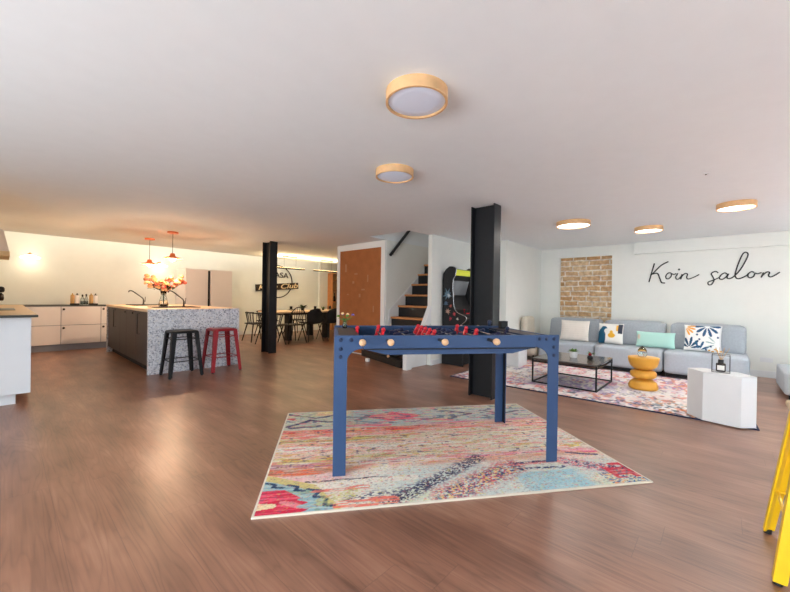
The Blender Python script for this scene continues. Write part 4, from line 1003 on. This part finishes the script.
# ------------------------------------------------------------------ arcade machine
am=thing('arcade_machine','black upright arcade machine with splashed artwork against the wall','arcade machine',(5.22,0,0))
prof=[(3.63,0),(3.64,1.48),(3.63,1.58),(3.57,1.66),(3.50,1.705),(3.43,1.70),(3.36,1.66),(3.385,1.53),(3.42,1.46),(3.42,1.27),(3.37,.95),(3.17,.85),(3.16,.78),(3.25,.70),(3.20,.10),(3.20,0)]
for x0 in (0,.62):
    obj('side_panel',prism(N(),prof,'x',x0,x0+.02),M['blackp'],am,bevel=.002)
b=N(); tube(b,[(.01,y,z) for y,z in spline([(p[0],p[1],0) for p in prof[5:14]],4) for y,z in ((y,z),)] if False else [(.002,v.x-.002,v.y) for v in spline([(p[0],p[1],0) for p in prof[5:14]],4)],.006,6); obj('edge_trim',b,M['chrome'],am,smooth=True)
inner=[(3.60,.02),(3.60,1.56),(3.50,1.67),(3.41,1.66),(3.43,1.54),(3.47,1.48),(3.55,1.20),(3.43,.95),(3.21,.86),(3.21,.78),(3.29,.70),(3.24,.02)]
obj('cabinet_body',prism(N(),inner,'x',.021,.619),M['blackp'],am)
obj('marquee',prism(N(),[(3.375,1.645),(3.390,1.650),(3.415,1.555),(3.400,1.55)],'x',.021,.619),mat('marquee_yellow',(206,214,60),.4,emit=(214,220,70),estr=.08),am)
obj('screen',prism(N(),[(3.455,1.46),(3.465,1.46),(3.538,1.21),(3.528,1.21)],'x',.06,.58),mat('screen_grey',(120,124,128),.1,var=.2,scale=3),am)
b=N(); 
for x in (.15,.42): ball(b,(x,3.28,.955),.018,(1,1,1),10,8); cyl(b,(x,3.28,.89),(x,3.28,.95),.006,n=8)
obj('joystick',b,M['red'],am,smooth=True)
b=N()
for x in (.22,.26,.30,.49,.53,.57): cyl(b,(x,3.27,.884),(x,3.27,.90),.012,n=10)
obj('button',b,M['redp'],am)
rnd=random.Random(4)
def splat(cy,cz,r,n,seed):
    rn=random.Random(seed); pts=[]
    for k in range(n): 
        a=2*PI*k/n; rr=r*(.45+.55*rn.random()) if k%2 else r*(.35); pts.append((cy+rr*math.cos(a),cz+rr*math.sin(a)))
    return pts
for cy_,cz_,r,c,s in ((3.53,1.22,.13,(92,118,134),1),(3.50,1.20,.055,(190,198,204),2),(3.56,1.06,.07,(76,96,120),3),(3.46,1.02,.05,(170,80,70),4),(3.52,.92,.07,(180,140,120),5),(3.38,.88,.05,(190,60,66),6),(3.32,.80,.04,(210,200,190),7),(3.46,.80,.05,(170,44,60),8),(3.50,.62,.10,(96,110,60),9),(3.36,.38,.05,(200,160,60),10),(3.50,.34,.06,(120,56,116),11),(3.34,.30,.05,(60,140,190),12),(3.46,.24,.06,(206,80,60),13)):
    obj('artwork_splash',prism(N(),splat(cy_,cz_,r,16,s),'x',-.0012-s*.0001,-.0002),mat('art_%d'%s,c,.4),am)

# ------------------------------------------------------------------ lights
def area(name,loc,rot,sx,sy,e,col=(1,1,1)):
    l=bpy.data.lights.new(name,'AREA'); l.shape='RECTANGLE'; l.size=sx; l.size_y=sy; l.energy=e; l.color=col
    o=bpy.data.objects.new(name,l); C.objects.link(o); o.location=loc; o.rotation_euler=rot; return o
for k,(a,b_) in enumerate(((-1.9,.1),(.4,2.5),(2.8,4.9),(5.2,7.3))):
    area('window_daylight',((a+b_)/2,YW-.06,1.08),(PI/2,0,PI),b_-a,2.0,(90,560,950,880)[k],(.86,.94,1.0))
area('added_back_light',(XB+.05,1.2,1.1),(PI/2,0,-PI/2),3.2,2.0,90,(.84,.93,1.0))  # unseen light added before the closed back wall to brighten the near side
area('stair_daylight',(5.6,4.2,4.2),(0,0,0),1.2,.7,2,(1,.92,.84))
area('cove_led',(3.5,9.9,2.70),(0,0,0),7.5,.2,11,(1,.92,.78))
w=bpy.data.worlds.new('world'); SC.world=w; w.use_nodes=True; w.node_tree.nodes['Background'].inputs[0].default_value=(.75,.85,1,1); w.node_tree.nodes['Background'].inputs[1].default_value=.6
SC.view_settings.view_transform='Standard'; SC.view_settings.look='None'; SC.view_settings.gamma=1; SC.view_settings.exposure=1.08
SC.cycles.max_bounces=8; SC.cycles.diffuse_bounces=5
try: SC.cycles.use_denoising=True
except Exception: pass
